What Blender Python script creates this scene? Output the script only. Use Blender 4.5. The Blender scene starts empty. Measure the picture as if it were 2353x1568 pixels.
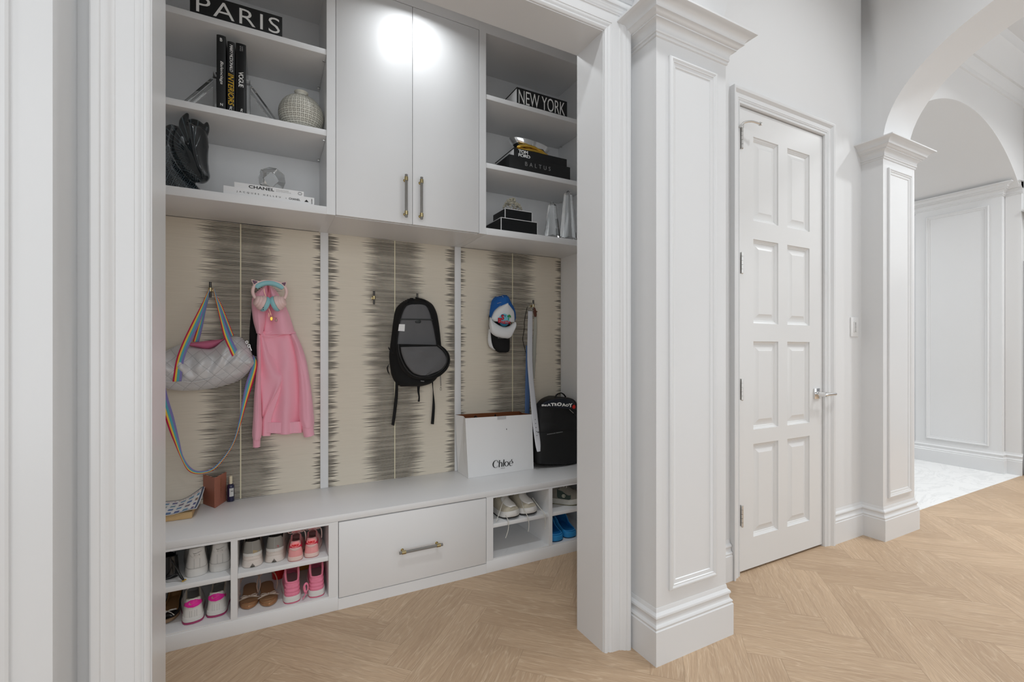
import bpy, bmesh, math, random
from mathutils import Vector, Matrix, noise
random.seed(7)
PI = math.pi
S = bpy.context.scene
COL = S.collection

# ---------------------------------------------------------------- camera
EYE, YAW, FOC, CX, CY = 1.18, math.radians(27.72), 1065.0, 1176.5, 802.0
SN, CS = math.sin(YAW), math.cos(YAW)
def at(px, py, Y):
    """real point at depth Y that the photo shows at (px, py)"""
    u = (px - CX) / FOC
    t = Y / (CS - u * SN)
    return Vector(((SN + u * CS) * t, Y, EYE + (CY - py) / FOC * t))

# ---------------------------------------------------------------- mesh builder
class MB:
    def __init__(s):
        s.v, s.f, s.uv, s.mi = [], [], {}, {}
    def add(s, vs, fs, uvs=None, mi=0):
        b = len(s.v)
        s.v += [tuple(v) for v in vs]
        for i, f in enumerate(fs):
            k = len(s.f)
            s.f.append(tuple(b + j for j in f))
            if uvs: s.uv[k] = [uvs[j] for j in f]
            if mi: s.mi[k] = mi
        return s
    def box(s, x0, y0, z0, x1, y1, z1, bev=0.0, mi=0):
        if bev > 0:
            bm = bmesh.new()
            bmesh.ops.create_cube(bm, size=1)
            for v in bm.verts:
                v.co = Vector(((x0+x1)/2 + v.co.x*(x1-x0), (y0+y1)/2 + v.co.y*(y1-y0), (z0+z1)/2 + v.co.z*(z1-z0)))
            bmesh.ops.bevel(bm, geom=bm.edges[:], offset=bev, segments=2, profile=0.5, affect='EDGES')
            bm.verts.index_update()
            s.add([v.co for v in bm.verts], [[v.index for v in f.verts] for f in bm.faces], mi=mi)
            bm.free()
            return s
        vs = [(x, y, z) for z in (z0, z1) for y in (y0, y1) for x in (x0, x1)]
        return s.add(vs, [(0,2,3,1),(4,5,7,6),(0,1,5,4),(2,6,7,3),(0,4,6,2),(1,3,7,5)], mi=mi)
    def rings(s, rs, close_u=True, cap0=False, cap1=False, uv=False, mi=0, close_v=False):
        """loft through rings (lists of equal length)"""
        n = len(rs[0]); vs = [p for r in rs for p in r]
        fs = []
        m = len(rs)
        for i in range(m if close_v else m - 1):
            i2 = (i + 1) % m
            for j in range(n if close_u else n - 1):
                j2 = (j + 1) % n
                fs.append((i*n + j, i*n + j2, i2*n + j2, i2*n + j))
        if uv:
            us = [(j / (n - 1), i / (m - 1)) for i in range(m) for j in range(n)]
            s.add(vs, fs, us, mi)
        else:
            s.add(vs, fs, mi=mi)
        if cap0: s.add(rs[0], [tuple(range(n))[::-1]], mi=mi)
        if cap1: s.add(rs[-1], [tuple(range(n))], mi=mi)
        return s
    def tube(s, pts, r, seg=8, mi=0, closed=False, flat=1.0):
        pts = [Vector(p) for p in pts]
        rr = r if isinstance(r, (list, tuple)) else [r] * len(pts)
        rs = []; up = None; n = len(pts)
        for i, p in enumerate(pts):
            if closed: d = pts[(i+1) % n] - pts[i-1]
            else: d = pts[min(i+1, n-1)] - pts[max(i-1, 0)]
            if d.length < 1e-9: d = Vector((0,0,1))
            d.normalize()
            if up is None:
                up = Vector((0,0,1)) if abs(d.z) < .9 else Vector((0,1,0))
            a = d.cross(up)
            if a.length < 1e-6: a = d.orthogonal()
            a.normalize(); b = a.cross(d).normalized(); up = b
            rs.append([p + (a*math.cos(t) + b*math.sin(t)*flat) * rr[i] for t in (2*PI*k/seg for k in range(seg))])
        return s.rings(rs, cap0=not closed, cap1=not closed, mi=mi, close_v=closed)
    def lathe(s, prof, c=(0,0,0), seg=24, mi=0, axis='z', uv=False, cap=True):
        rs = []
        for r, h in prof:
            row = []
            for k in range(seg + (1 if uv else 0)):
                t = 2*PI*k/seg
                x, y, z = r*math.cos(t), r*math.sin(t), h
                if axis == 'x': x, y, z = h, r*math.cos(t), r*math.sin(t)
                if axis == 'y': x, y, z = r*math.sin(t), h, r*math.cos(t)
                row.append((c[0]+x, c[1]+y, c[2]+z))
            rs.append(row)
        if uv: return s.rings(rs, close_u=False, uv=True, mi=mi)
        return s.rings(rs, cap0=cap, cap1=cap, mi=mi)
    def prism(s, poly, y0, y1, mi=0):
        """poly in (x,z), extruded in y"""
        n = len(poly)
        vs = [(x, y0, z) for x, z in poly] + [(x, y1, z) for x, z in poly]
        fs = [tuple(range(n)), tuple(range(2*n-1, n-1, -1))] + [((i+1) % n, i, n+i, n+(i+1) % n) for i in range(n)]
        return s.add(vs, fs, mi=mi)
    def wrap3(s, x0, x1, y0, yb, prof, top=True):
        """moulding (d, z) around left side, front and right side of a pier"""
        rs = [[(x0-d, yb, z), (x0-d, y0-d, z), (x1+d, y0-d, z), (x1+d, yb, z)] for d, z in prof]
        s.rings(rs, close_u=False)
        if top:
            hi = max(rs, key=lambda r: r[0][2]); s.add(hi, [(0,1,2,3)])
        return s
    def frame(s, o, u, v, n, u0, v0, u1, v1, prof, fill=False, mi=0):
        """moulding frame: prof = [(inset, out)] around a rectangle on plane o + u,v with normal n"""
        o, u, v, n = Vector(o), Vector(u), Vector(v), Vector(n)
        rs = [[o + u*a + v*b + n*h for a, b in ((u0+d, v0+d), (u1-d, v0+d), (u1-d, v1-d), (u0+d, v1-d))] for d, h in prof]
        return s.rings(rs, cap1=fill, mi=mi)
    def casing(s, x0, x1, zt, yf, prof):
        """three-sided casing, prof = [(off outward, out toward -y)]"""
        rs = [[(x0-d, yf-h, 0), (x0-d, yf-h, zt+d), (x1+d, yf-h, zt+d), (x1+d, yf-h, 0)] for d, h in prof]
        return s.rings(rs, close_u=False)
    def xf(s, m):
        s.v = [tuple(m @ Vector(p)) for p in s.v]
        return s

def build(name, mb, mat, parent=None, smooth=True, ang=40, label=None, cat=None, group=None, kind=None, bev=0, solid=0, sub=0, merge=True):
    me = bpy.data.meshes.new(name)
    me.from_pydata(mb.v, [], mb.f)
    if mb.uv:
        l = me.uv_layers.new(name='UV')
        for k, us in mb.uv.items():
            for li, uvv in zip(me.polygons[k].loop_indices, us): l.data[li].uv = uvv
    mats = mat if isinstance(mat, (list, tuple)) else [mat]
    for m in mats: me.materials.append(m)
    for k, i in mb.mi.items(): me.polygons[k].material_index = i
    bm = bmesh.new(); bm.from_mesh(me)
    if merge: bmesh.ops.remove_doubles(bm, verts=bm.verts[:], dist=2e-5)
    bmesh.ops.recalc_face_normals(bm, faces=bm.faces[:])
    bm.to_mesh(me); bm.free()
    o = bpy.data.objects.new(name, me); COL.objects.link(o)
    if smooth:
        for p in me.polygons: p.use_smooth = True
        if ang < 180: me.set_sharp_from_angle(angle=math.radians(ang))
    if parent is not None: o.parent = parent
    if solid:
        d = o.modifiers.new('solid', 'SOLIDIFY'); d.thickness = solid; d.offset = 0
    if bev:
        d = o.modifiers.new('bevel', 'BEVEL'); d.width = bev; d.segments = 2; d.limit_method = 'ANGLE'; d.angle_limit = math.radians(50)
        d.harden_normals = False
    if sub:
        d = o.modifiers.new('sub', 'SUBSURF'); d.levels = sub; d.render_levels = sub
    tag(o, label, cat, group, kind)
    return o
def tag(o, label=None, cat=None, group=None, kind=None):
    if label: o['label'] = label
    if cat: o['category'] = cat
    if group: o['group'] = group
    if kind: o['kind'] = kind
    return o
def thing(name, label, cat, loc=(0,0,0), rz=0, group=None):
    o = bpy.data.objects.new(name, None); COL.objects.link(o)
    o.empty_display_size = .05
    o.location = loc; o.rotation_euler = (0, 0, rz)
    return tag(o, label, cat, group)
def struct(name, mb, mat, parent=None, **k):
    return build(name, mb, mat, parent, kind=None if parent else 'structure', **k)
def sroot(name):
    o = bpy.data.objects.new(name, None); COL.objects.link(o); o['kind'] = 'structure'; return o
def loc(o, pts):
    """world points into the local space of a thing"""
    m = Matrix.Translation(o.location) @ o.rotation_euler.to_matrix().to_4x4()
    i = m.inverted(); return [i @ Vector(p) for p in pts]
def rel(o, mb):
    m = Matrix.Translation(o.location) @ o.rotation_euler.to_matrix().to_4x4()
    return mb.xf(m.inverted())

def text(name, body, w, h, mat, parent, origin, xdir, ydir, shear=0, depth=.0006, bold=0.0, spacing=1.0, align='L'):
    """flat lettering stretched to w x h at origin (lower-left), running along xdir"""
    c = bpy.data.curves.new(name, 'FONT'); c.body = body; c.size = 1; c.shear = shear; c.offset = bold; c.space_character = spacing
    c.extrude = .001; c.resolution_u = 3
    t = bpy.data.objects.new(name, c); COL.objects.link(t)
    dg = bpy.context.evaluated_depsgraph_get(); dg.update()
    me = bpy.data.meshes.new_from_object(t.evaluated_get(dg))
    bpy.data.objects.remove(t)
    xs = [v.co.x for v in me.vertices]; ys = [v.co.y for v in me.vertices]
    x0, x1, y0, y1 = min(xs), max(xs), min(ys), max(ys)
    X, Y = Vector(xdir).normalized(), Vector(ydir).normalized(); Z = X.cross(Y); O = Vector(origin)
    for v in me.vertices:
        v.co = O + X*((v.co.x-x0)/(x1-x0)*w) + Y*((v.co.y-y0)/(y1-y0)*h) + Z*(depth if v.co.z > 0 else -depth*.3)
    me.materials.clear(); me.materials.append(mat)
    o = bpy.data.objects.new(name, me); COL.objects.link(o); o.parent = parent
    return o

def lerp_list(L, t):
    """catmull-rom through a list of tuples, t in 0..1"""
    n = len(L) - 1; x = min(max(t, 0), 1) * n; i = min(int(x), n-1); f = x - i
    g = lambda k: Vector(L[min(max(k, 0), n)])
    a, b, c, d = g(i-1), g(i), g(i+1), g(i+2)
    return .5*((2*b) + (c-a)*f + (2*a-5*b+4*c-d)*f*f + (3*b-a-3*c+d)*f**3)
def spline(pts, n=24): return [lerp_list(pts, i/(n-1)) for i in range(n)]

def strip(A, B, Y, th, nu=14, nv=40, fold=None, back=None, power=.55, org=None, edge=0.0):
    """cloth or pad between two outlines A and B ((px,py) in the photo's frame at depth Y), swelling th toward -y.
    fold(u, v) adds relief.  Yields a closed shell with UVs u across, v along."""
    mb = MB(); back = th*.25 if back is None else back
    Yf = Y if callable(Y) else (lambda v: Y)
    front, rear = [], []
    for i in range(nv):
        v = i/(nv-1); a, b = lerp_list(A, v), lerp_list(B, v); rf, rr = [], []
        cap = min(1, math.sin(PI*min(max(v, 0), 1))/.35)**.5 if edge else 1
        for j in range(nu):
            u = j/(nu-1); p = a.lerp(b, u)
            prof = max(0, math.sin(PI*u))**power * cap
            y = Yf(v) - th*prof - (fold(u, v)*min(1, prof*1.6) if fold else 0)
            w = at(p.x, p.y, Yf(v))
            rf.append(Vector((w.x, y, w.z))); rr.append(Vector((w.x, Yf(v)+back*prof+.0008, w.z)))
        front.append(rf); rear.append(rr)
    mb.rings(front, close_u=False, uv=True)
    mb.rings(rear, close_u=False, uv=True)
    n = nu*nv
    for i in range(nv-1):
        for j in (0, nu-1):
            mb.f.append((i*nu+j, (i+1)*nu+j, n+(i+1)*nu+j, n+i*nu+j))
    for j in range(nu-1):
        for i in (0, nv-1):
            mb.f.append((i*nu+j, i*nu+j+1, n+i*nu+j+1, n+i*nu+j))
    return mb
# ---------------------------------------------------------------- materials
def lin(c):
    return tuple((x/255/12.92 if x/255 <= .04045 else ((x/255+.055)/1.055)**2.4) for x in c)
def rgb(*c): return lin(c) + (1,)
class NT:
    """small node-tree helper"""
    def __init__(s, name):
        s.m = bpy.data.materials.new(name); s.m.use_nodes = True
        s.t = s.m.node_tree; s.b = s.t.nodes['Principled BSDF']
    def n(s, typ, **k):
        x = s.t.nodes.new(typ)
        ins = k.pop('ins', {})
        for a, b in k.items(): setattr(x, a, b)
        for a, b in ins.items(): s.set(x.inputs[a], b)
        return x
    def set(s, sock, val):
        if hasattr(val, 'is_output') or isinstance(val, bpy.types.NodeSocket): s.t.links.new(val, sock)
        else: sock.default_value = val
    def math(s, op, a, b=0.0, c=None):
        x = s.n('ShaderNodeMath', operation=op); s.set(x.inputs[0], a); s.set(x.inputs[1], b)
        if c is not None: s.set(x.inputs[2], c)
        return x.outputs[0]
    def mix(s, f, a, b):
        x = s.n('ShaderNodeMix', data_type='RGBA'); s.set(x.inputs[0], f); s.set(x.inputs[6], a); s.set(x.inputs[7], b)
        return x.outputs[2]
    def noise(s, vec, scale, detail=3, rough=.5, dist=0):
        x = s.n('ShaderNodeTexNoise', ins={'Scale': scale, 'Detail': detail, 'Roughness': rough, 'Distortion': dist})
        if vec is not None: s.set(x.inputs['Vector'], vec)
        return x.outputs['Fac']
    def mapr(s, v, a, b, c=0.0, d=1.0, smooth=True):
        x = s.n('ShaderNodeMapRange', interpolation_type='SMOOTHSTEP' if smooth else 'LINEAR')
        for i, q in enumerate((v, a, b, c, d)): s.set(x.inputs[i], q)
        return x.outputs[0]
    def obj(s): return s.n('ShaderNodeTexCoord').outputs['Object']
    def uv(s): return s.n('ShaderNodeTexCoord').outputs['UV']
    def scale(s, vec, x, y, z):
        m = s.n('ShaderNodeMapping', ins={'Scale': (x, y, z)}); s.set(m.inputs['Vector'], vec); return m.outputs[0]
    def sep(s, vec):
        x = s.n('ShaderNodeSeparateXYZ'); s.set(x.inputs[0], vec); return x.outputs
    def bump(s, h, strength=.2, dist=.002):
        x = s.n('ShaderNodeBump', ins={'Strength': strength, 'Distance': dist}); s.set(x.inputs['Height'], h)
        s.set(s.b.inputs['Normal'], x.outputs[0])
    def set_b(s, **k):
        for a, b in k.items(): s.set(s.b.inputs[a.replace('_', ' ')], b)
        return s
def mat(name, col, rough=.5, metal=0, nz=0, nscale=60, coat=0, trans=0, ior=1.45, sheen=0, var=0, spec=.5):
    t = NT(name)
    t.set_b(Base_Color=col, Roughness=rough, Metallic=metal, IOR=ior)
    t.b.inputs['Specular IOR Level'].default_value = spec
    if coat: t.b.inputs['Coat Weight'].default_value = coat; t.b.inputs['Coat Roughness'].default_value = .1
    if trans: t.b.inputs['Transmission Weight'].default_value = trans
    if sheen: t.b.inputs['Sheen Weight'].default_value = sheen
    if nz or var:
        h = t.noise(t.obj(), nscale, 4)
        if nz: t.bump(h, nz, .002)
        if var:
            d = tuple(x*(1-var) for x in col[:3]) + (1,)
            t.set_b(Base_Color=t.mix(t.noise(t.obj(), nscale*.3, 3), col, d))
    return t.m
def paint(name, col, rough=.35):
    t = NT(name)
    t.set_b(Base_Color=col, Roughness=rough)
    p = t.obj()
    h = t.noise(t.scale(p, 220, 220, 6), 1.0, 3)
    t.bump(h, .035, .001)
    return t.m
WALL = paint('wall_paint', (.70, .70, .70, 1), .55)
TRIM = paint('trim_paint', (.70, .705, .71, 1), .27)
CAB = paint('cabinet_paint', (.80, .805, .81, 1), .36)
DOORP = paint('door_paint', (.705, .705, .70, 1), .28)
BLACK = mat('black_cloth', rgb(16,16,17), .85, nz=.3, nscale=300)
BLKPAPER = mat('black_board', rgb(26,27,28), .55)
BLKGLOSS = mat('black_gloss', rgb(10,11,12), .22, coat=.4)
WHITEPAPER = mat('white_board', (.82,.82,.82,1), .5)
PAGES = mat('page_block', (.62,.60,.55,1), .8, nz=.3, nscale=500)
INKW = mat('white_ink', (.85,.85,.83,1), .6)
INKG = mat('grey_ink', rgb(150,150,150), .6)
INKK = mat('black_ink', rgb(18,18,18), .6)
GOLDINK = mat('gold_ink', rgb(214,170,40), .5)
BRASS = mat('brass', (.50,.41,.22,1), .25, metal=1)
CHROME = mat('chrome', (.78,.78,.78,1), .12, metal=1)
NICKEL = mat('nickel', (.72,.71,.69,1), .3, metal=1)
SMOKE = mat('smoked_acrylic', (.30,.29,.27,1), .1, trans=.35, coat=.3)
ACRYL = mat('clear_acrylic', (.97,.98,.98,1), .01, trans=1, ior=1.47)
CRYSTAL = mat('crystal_glass', (.97,.99,.99,1), 0.0, trans=1, ior=1.55)
GOLD = mat('gold_leaf', (.80,.50,.08,1), .3, metal=.85, nz=.5, nscale=60)
SILVER = mat('polished_silver', (.85,.86,.86,1), .08, metal=1)
DARKGAP = mat('dark_gap', rgb(40,40,40), .9)

def wood_floor():
    t = NT('oak_herringbone')
    uv = t.uv(); s = t.sep(uv)
    rnd = t.n('ShaderNodeAttribute', attribute_name='plank'); rc = rnd.outputs['Fac']
    off = t.math('MULTIPLY', rc, 37.0)
    comb = t.n('ShaderNodeCombineXYZ'); t.set(comb.inputs[0], t.math('MULTIPLY', s[0], 1.0)); t.set(comb.inputs[1], s[1]); t.set(comb.inputs[2], off)
    v = comb.outputs[0]
    warp = t.noise(t.scale(v, 3.0, 9.0, 1), 1.0, 2)
    wv = t.n('ShaderNodeCombineXYZ')
    t.set(wv.inputs[0], t.math('MULTIPLY', s[0], 2.2)); t.set(wv.inputs[1], t.math('ADD', t.math('MULTIPLY', s[1], 120.0), t.math('MULTIPLY', warp, 13.0))); t.set(wv.inputs[2], off)
    grain = t.noise(wv.outputs[0], 1.0, 4, .65)
    cath = t.math('FRACT', t.math('MULTIPLY', t.noise(t.scale(v, 1.6, 9.0, 1), 1.0, 2), 11.0))
    cath = t.mapr(t.math('ABSOLUTE', t.math('SUBTRACT', cath, .5)), 0.0, .16, 1.0, 0.0)
    fine = t.noise(t.scale(v, 26, 480, 1), 1.0, 2)
    pore = t.mapr(t.noise(t.scale(v, 9, 330, 1), 1.0, 3), .56, .70)
    speck = t.mapr(t.noise(t.scale(v, 14, 260, 1), 1.0, 2), .66, .74)
    ca, cb = rgb(184,157,128), rgb(202,175,145)
    base = t.mix(rc, ca, cb)
    c = t.mix(t.mapr(grain, .35, .7, 0, .65), base, rgb(170,143,116))
    c = t.mix(t.math('MULTIPLY', cath, t.mapr(fine, .35, .6, 0, .38)), c, rgb(222,201,174))
    c = t.mix(t.math('MULTIPLY', speck, .35), c, rgb(150,125,102))
    c = t.mix(t.math('MULTIPLY', pore, .42), c, rgb(224,204,178))
    c = t.mix(t.mapr(fine, .35, .65, .22, 0), c, rgb(146,120,96))
    big = t.noise(t.scale(t.obj(), 1, 1, 1), 2.2, 2)
    c = t.mix(t.mapr(big, .3, .7, 0, .15), c, rgb(160,135,110))
    t.set_b(Base_Color=c, Roughness=.48)
    t.bump(t.math('ADD', t.math('MULTIPLY', grain, .6), t.math('MULTIPLY', fine, .4)), .10, .001)
    return t.m
OAK = wood_floor()
SEAM = mat('plank_joint', rgb(122,101,80), .8)

def marble():
    t = NT('white_marble_tile')
    p = t.obj(); s = t.sep(p)
    vein = t.noise(t.scale(p, 1.2, 3.0, 1), 1.5, 6, .6, 1.2)
    v = t.mapr(t.math('ABSOLUTE', t.math('SUBTRACT', vein, .5)), 0.0, .035, 1, 0)
    # tile joints run on the diagonal
    a = t.math('FRACT', t.math('DIVIDE', t.math('ADD', s[0], s[1]), .86))
    b = t.math('FRACT', t.math('DIVIDE', t.math('SUBTRACT', s[0], s[1]), .86))
    j = t.math('MINIMUM', t.math('ABSOLUTE', t.math('SUBTRACT', a, .5)), t.math('ABSOLUTE', t.math('SUBTRACT', b, .5)))
    jm = t.mapr(j, .001, .004, .35, 0)
    c = t.mix(t.math('MULTIPLY', v, .28), rgb(240,240,239), rgb(196,197,198))
    c = t.mix(jm, c, rgb(190,190,188))
    t.set_b(Base_Color=c, Roughness=.10)
    return t.m
MARBLE = marble()

def wallpaper(seam, half):
    """cream grasscloth with dark feathered brush lines about the seam and along both battens"""
    t = NT('striated_wallpaper')
    p = t.obj(); s = t.sep(p)
    wob = t.noise(t.scale(p, 4.0, 1, 9.0), 1.0, 2)
    fine = t.noise(t.scale(p, 26.0, 1, 60), 1.0, 2)
    vz = t.math('ADD', t.math('DIVIDE', s[2], .0073), t.math('ADD', t.math('MULTIPLY', wob, 1.6), t.math('MULTIPLY', fine, .12)))
    idx = t.math('FLOOR', vz); fr = t.math('FRACT', vz)
    wn = t.n('ShaderNodeTexWhiteNoise', noise_dimensions='1D'); t.set(wn.inputs['W'], idx)
    r1 = wn.outputs['Value']
    wn2 = t.n('ShaderNodeTexWhiteNoise', noise_dimensions='1D'); t.set(wn2.inputs['W'], t.math('ADD', idx, 91.37))
    r2 = wn2.outputs['Value']
    d = t.math('ABSOLUTE', t.math('SUBTRACT', s[0], seam))          # distance from the seam
    e = t.math('SUBTRACT', half, d)                                  # distance from the batten
    reach = t.math('ADD', .165, t.math('MULTIPLY', r1, .055))
    reach2 = t.math('ADD', .042, t.math('MULTIPLY', r2, .050))
    m1 = t.mapr(d, t.math('SUBTRACT', reach, .11), reach, 1, 0)
    m2 = t.mapr(e, t.math('SUBTRACT', reach2, .050), reach2, 1, 0)
    m = t.math('MAXIMUM', m1, m2)
    wid = t.math('MULTIPLY', m, t.math('ADD', .28, t.math('MULTIPLY', r2, .12)))
    line = t.mapr(t.math('ABSOLUTE', t.math('SUBTRACT', fr, .5)), t.math('SUBTRACT', wid, .10), t.math('ADD', wid, .06), 1, 0)
    line = t.math('MULTIPLY', line, t.mapr(m, 0.0, .35))
    blot = t.noise(t.scale(p, 7, 1, 9), 1.0, 3)
    line = t.math('MULTIPLY', line, t.mapr(blot, .2, .6, .8, 1))
    weave = t.noise(t.scale(p, 8, 1, 420), 1.0, 2)
    cream = t.mix(weave, rgb(228,219,203), rgb(213,204,187))
    ink = t.mix(blot, rgb(46,41,32), rgb(66,60,50))
    c = t.mix(line, cream, ink)
    gold = t.mapr(d, .0022, .0028, 1, 0)
    c = t.mix(gold, c, rgb(226,219,190))
    t.set_b(Base_Color=c, Roughness=.6)
    return t.m

def ribbon_mat():
    t = NT('rainbow_webbing')
    s = t.sep(t.uv())
    r = t.n('ShaderNodeValToRGB'); r.color_ramp.interpolation = 'CONSTANT'
    cr = r.color_ramp
    cols = [(0, rgb(214,22,82)), (.2, rgb(246,208,76)), (.42, rgb(88,178,190)), (.70, rgb(134,128,190))]
    cr.elements[0].position, cr.elements[0].color = cols[0]
    cr.elements[1].position, cr.elements[1].color = cols[1]
    for p, c in cols[2:]:
        e = cr.elements.new(p); e.color = c
    t.set(r.inputs[0], s[0])
    w = t.math('SINE', t.math('MULTIPLY', s[1], 900.0))
    t.bump(w, .25, .0006)
    t.set_b(Base_Color=r.outputs[0], Roughness=.75)
    return t.m
RIBBON = ribbon_mat()

def quilt_mat():
    t = NT('quilted_silver_nylon')
    s = t.sep(t.obj())
    a = t.math('FRACT', t.math('MULTIPLY', t.math('ADD', s[0], s[2]), 17.0))
    b = t.math('FRACT', t.math('MULTIPLY', t.math('SUBTRACT', s[0], s[2]), 17.0))
    f = lambda q: t.mapr(t.math('ABSOLUTE', t.math('SUBTRACT', q, .5)), 0.0, .22, 0, 1)
    q = t.math('MINIMUM', f(a), f(b))
    st = t.math('MINIMUM', t.mapr(t.math('ABSOLUTE', t.math('SUBTRACT', a, .5)), .012, .03), t.mapr(t.math('ABSOLUTE', t.math('SUBTRACT', b, .5)), .012, .03))
    wr = t.noise(t.obj(), 38, 4, .6, .6)
    t.bump(t.math('ADD', t.math('MULTIPLY', q, .55), t.math('MULTIPLY', wr, 1.1)), .42, .006)
    c = t.mix(st, rgb(176,177,180), rgb(216,216,218))
    t.set_b(Base_Color=c, Roughness=.42, Metallic=.12)
    t.b.inputs['Sheen Weight'].default_value = .2
    return t.m
QUILT = quilt_mat()

def fleece(name, c):
    t = NT(name)
    h = t.noise(t.obj(), 420, 3)
    w = t.noise(t.obj(), 18, 3)
    t.bump(t.math('ADD', t.math('MULTIPLY', h, .35), w), .28, .004)
    t.set_b(Base_Color=c, Roughness=.92)
    t.b.inputs['Sheen Weight'].default_value = .25
    return t.m
PINKF = fleece('pink_fleece', rgb(250,182,200))

def lattice_mat():
    t = NT('openwork_ceramic')
    s = t.sep(t.uv())
    fu = t.math('FRACT', t.math('MULTIPLY', s[0], 34.0)); fv = t.math('FRACT', t.math('MULTIPLY', s[1], 13.0))
    du = t.math('ABSOLUTE', t.math('SUBTRACT', fu, .5)); dv = t.math('ABSOLUTE', t.math('SUBTRACT', fv, .5))
    edge = t.math('MAXIMUM', du, dv)
    rib = t.mapr(edge, .36, .42)
    # four little petals cut out inside every square
    pu = t.math('ABSOLUTE', t.math('SUBTRACT', du, .17)); pv = t.math('ABSOLUTE', t.math('SUBTRACT', dv, .17))
    pet = t.math('SQRT', t.math('ADD', t.math('MULTIPLY', pu, pu), t.math('MULTIPLY', pv, pv)))
    hole = t.mapr(pet, .10, .14, 1, 0)
    hole2 = t.mapr(t.math('SUBTRACT', edge, .30), 0.0, .04)
    hole = t.math('MAXIMUM', hole, t.math('MULTIPLY', hole2, t.math('SUBTRACT', 1.0, rib)))
    c = t.mix(t.math('MULTIPLY', hole, .8), rgb(240,238,226), rgb(128,122,108))
    t.set_b(Base_Color=c, Roughness=.38)
    t.bump(t.math('SUBTRACT', t.math('ADD', rib, .3), hole), .8, .004)
    return t.m
LATTICE = lattice_mat()

def horse_mat():
    t = NT('incised_black_ceramic')
    s = t.sep(t.obj())
    # incised fan lines on the head, squares on the neck (local z splits them)
    dx, dz = t.math('SUBTRACT', s[0], .062), t.math('SUBTRACT', s[2], .135)
    ang = t.math('ARCTAN2', dz, t.math('MULTIPLY', dx, -1.0))
    f = t.math('FRACT', t.math('MULTIPLY', ang, 6.5))
    l1 = t.mapr(t.math('ABSOLUTE', t.math('SUBTRACT', f, .5)), .04, .10, 1, 0)
    rad = t.math('SQRT', t.math('ADD', t.math('MULTIPLY', dx, dx), t.math('MULTIPLY', dz, dz)))
    l1 = t.math('MULTIPLY', t.math('MULTIPLY', l1, t.mapr(rad, .03, .036)), t.math('MULTIPLY', t.mapr(ang, -.9, -.85), t.mapr(ang, 1.75, 1.8, 1, 0)))
    a = t.math('FRACT', t.math('MULTIPLY', t.math('ADD', s[2], t.math('MULTIPLY', s[0], .5)), 42.0))
    b = t.math('FRACT', t.math('MULTIPLY', t.math('SUBTRACT', s[0], t.math('MULTIPLY', s[2], .35)), 42.0))
    e = t.math('MAXIMUM', t.math('ABSOLUTE', t.math('SUBTRACT', a, .5)), t.math('ABSOLUTE', t.math('SUBTRACT', b, .5)))
    l2 = t.math('MAXIMUM', t.mapr(e, .42, .47), t.mapr(t.math('ABSOLUTE', t.math('SUBTRACT', e, .22)), .02, .05, 1, 0))
    neck = t.mapr(t.math('ADD', t.math('SUBTRACT', s[2], .172), t.math('MULTIPLY', t.math('ADD', s[0], .03), 1.085)), -.004, .0, 1, 0)
    face = t.mapr(s[0], .075, .085, 1, 0)
    l = t.math('ADD', t.math('MULTIPLY', l2, neck), t.math('MULTIPLY', t.math('MULTIPLY', l1, face), t.math('SUBTRACT', 1.0, neck)))
    t.set_b(Base_Color=t.mix(t.math('MULTIPLY', l, .55), rgb(20,27,31), rgb(96,110,116)), Roughness=.2)
    t.b.inputs['Coat Weight'].default_value = .5
    t.bump(t.math('SUBTRACT', 1.0, l), .4, .002)
    return t.m
HORSE = horse_mat()
# ---------------------------------------------------------------- the setting
BASE = [(-.004,.2035),(.001,.203),(.002,.200),(.004,.188),(.008,.184),(.013,.179),(.0145,.173),(.013,.168),(.010,.164),(.0095,.156),(.012,.148),(.018,.143),(.0195,.139),(.0175,.134),(.0175,.131),(.021,.127),(.021,0)]
CAPM = [(-.004,2.354),(.001,2.3545),(.003,2.356),(.005,2.357),(.0065,2.361),(.005,2.365),(.005,2.367),(.0095,2.369),(.011,2.3745),(.0095,2.380),(.0095,2.386),(.012,2.395),(.018,2.402),(.027,2.4065),(.029,2.407),(.029,2.412),(.033,2.413),(.039,2.418),(.046,2.4245),(.050,2.426),(.050,2.431),(.053,2.439),(.060,2.447),(.072,2.453),(.083,2.456),(.086,2.458),(.086,2.4645)]
PANELM = [(0,0),(0,.010),(.004,.014),(.009,.014),(.013,.010),(.016,.010),(.017,.007),(.026,.004),(.030,.004),(.031,0)]
PANELM2 = [(0,0),(0,.008),(.004,.012),(.010,.013),(.016,.009),(.020,.009),(.022,.006),(.034,.003),(.036,0)]
CASEM = [(0.001,0),(0.001,.006),(.003,.009),(.008,.012),(.012,.012),(.013,.009),(.017,.009),(.021,.013),(.025,.015),(.029,.015),(.030,.017),(.062,.019),(.064,.019),(.066,.022),(.074,.025),(.080,.031),(.085,.033),(.088,.033),(.090,.037),(.096,.040),(.104,.040),(.107,.038),(.107,0)]

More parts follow.
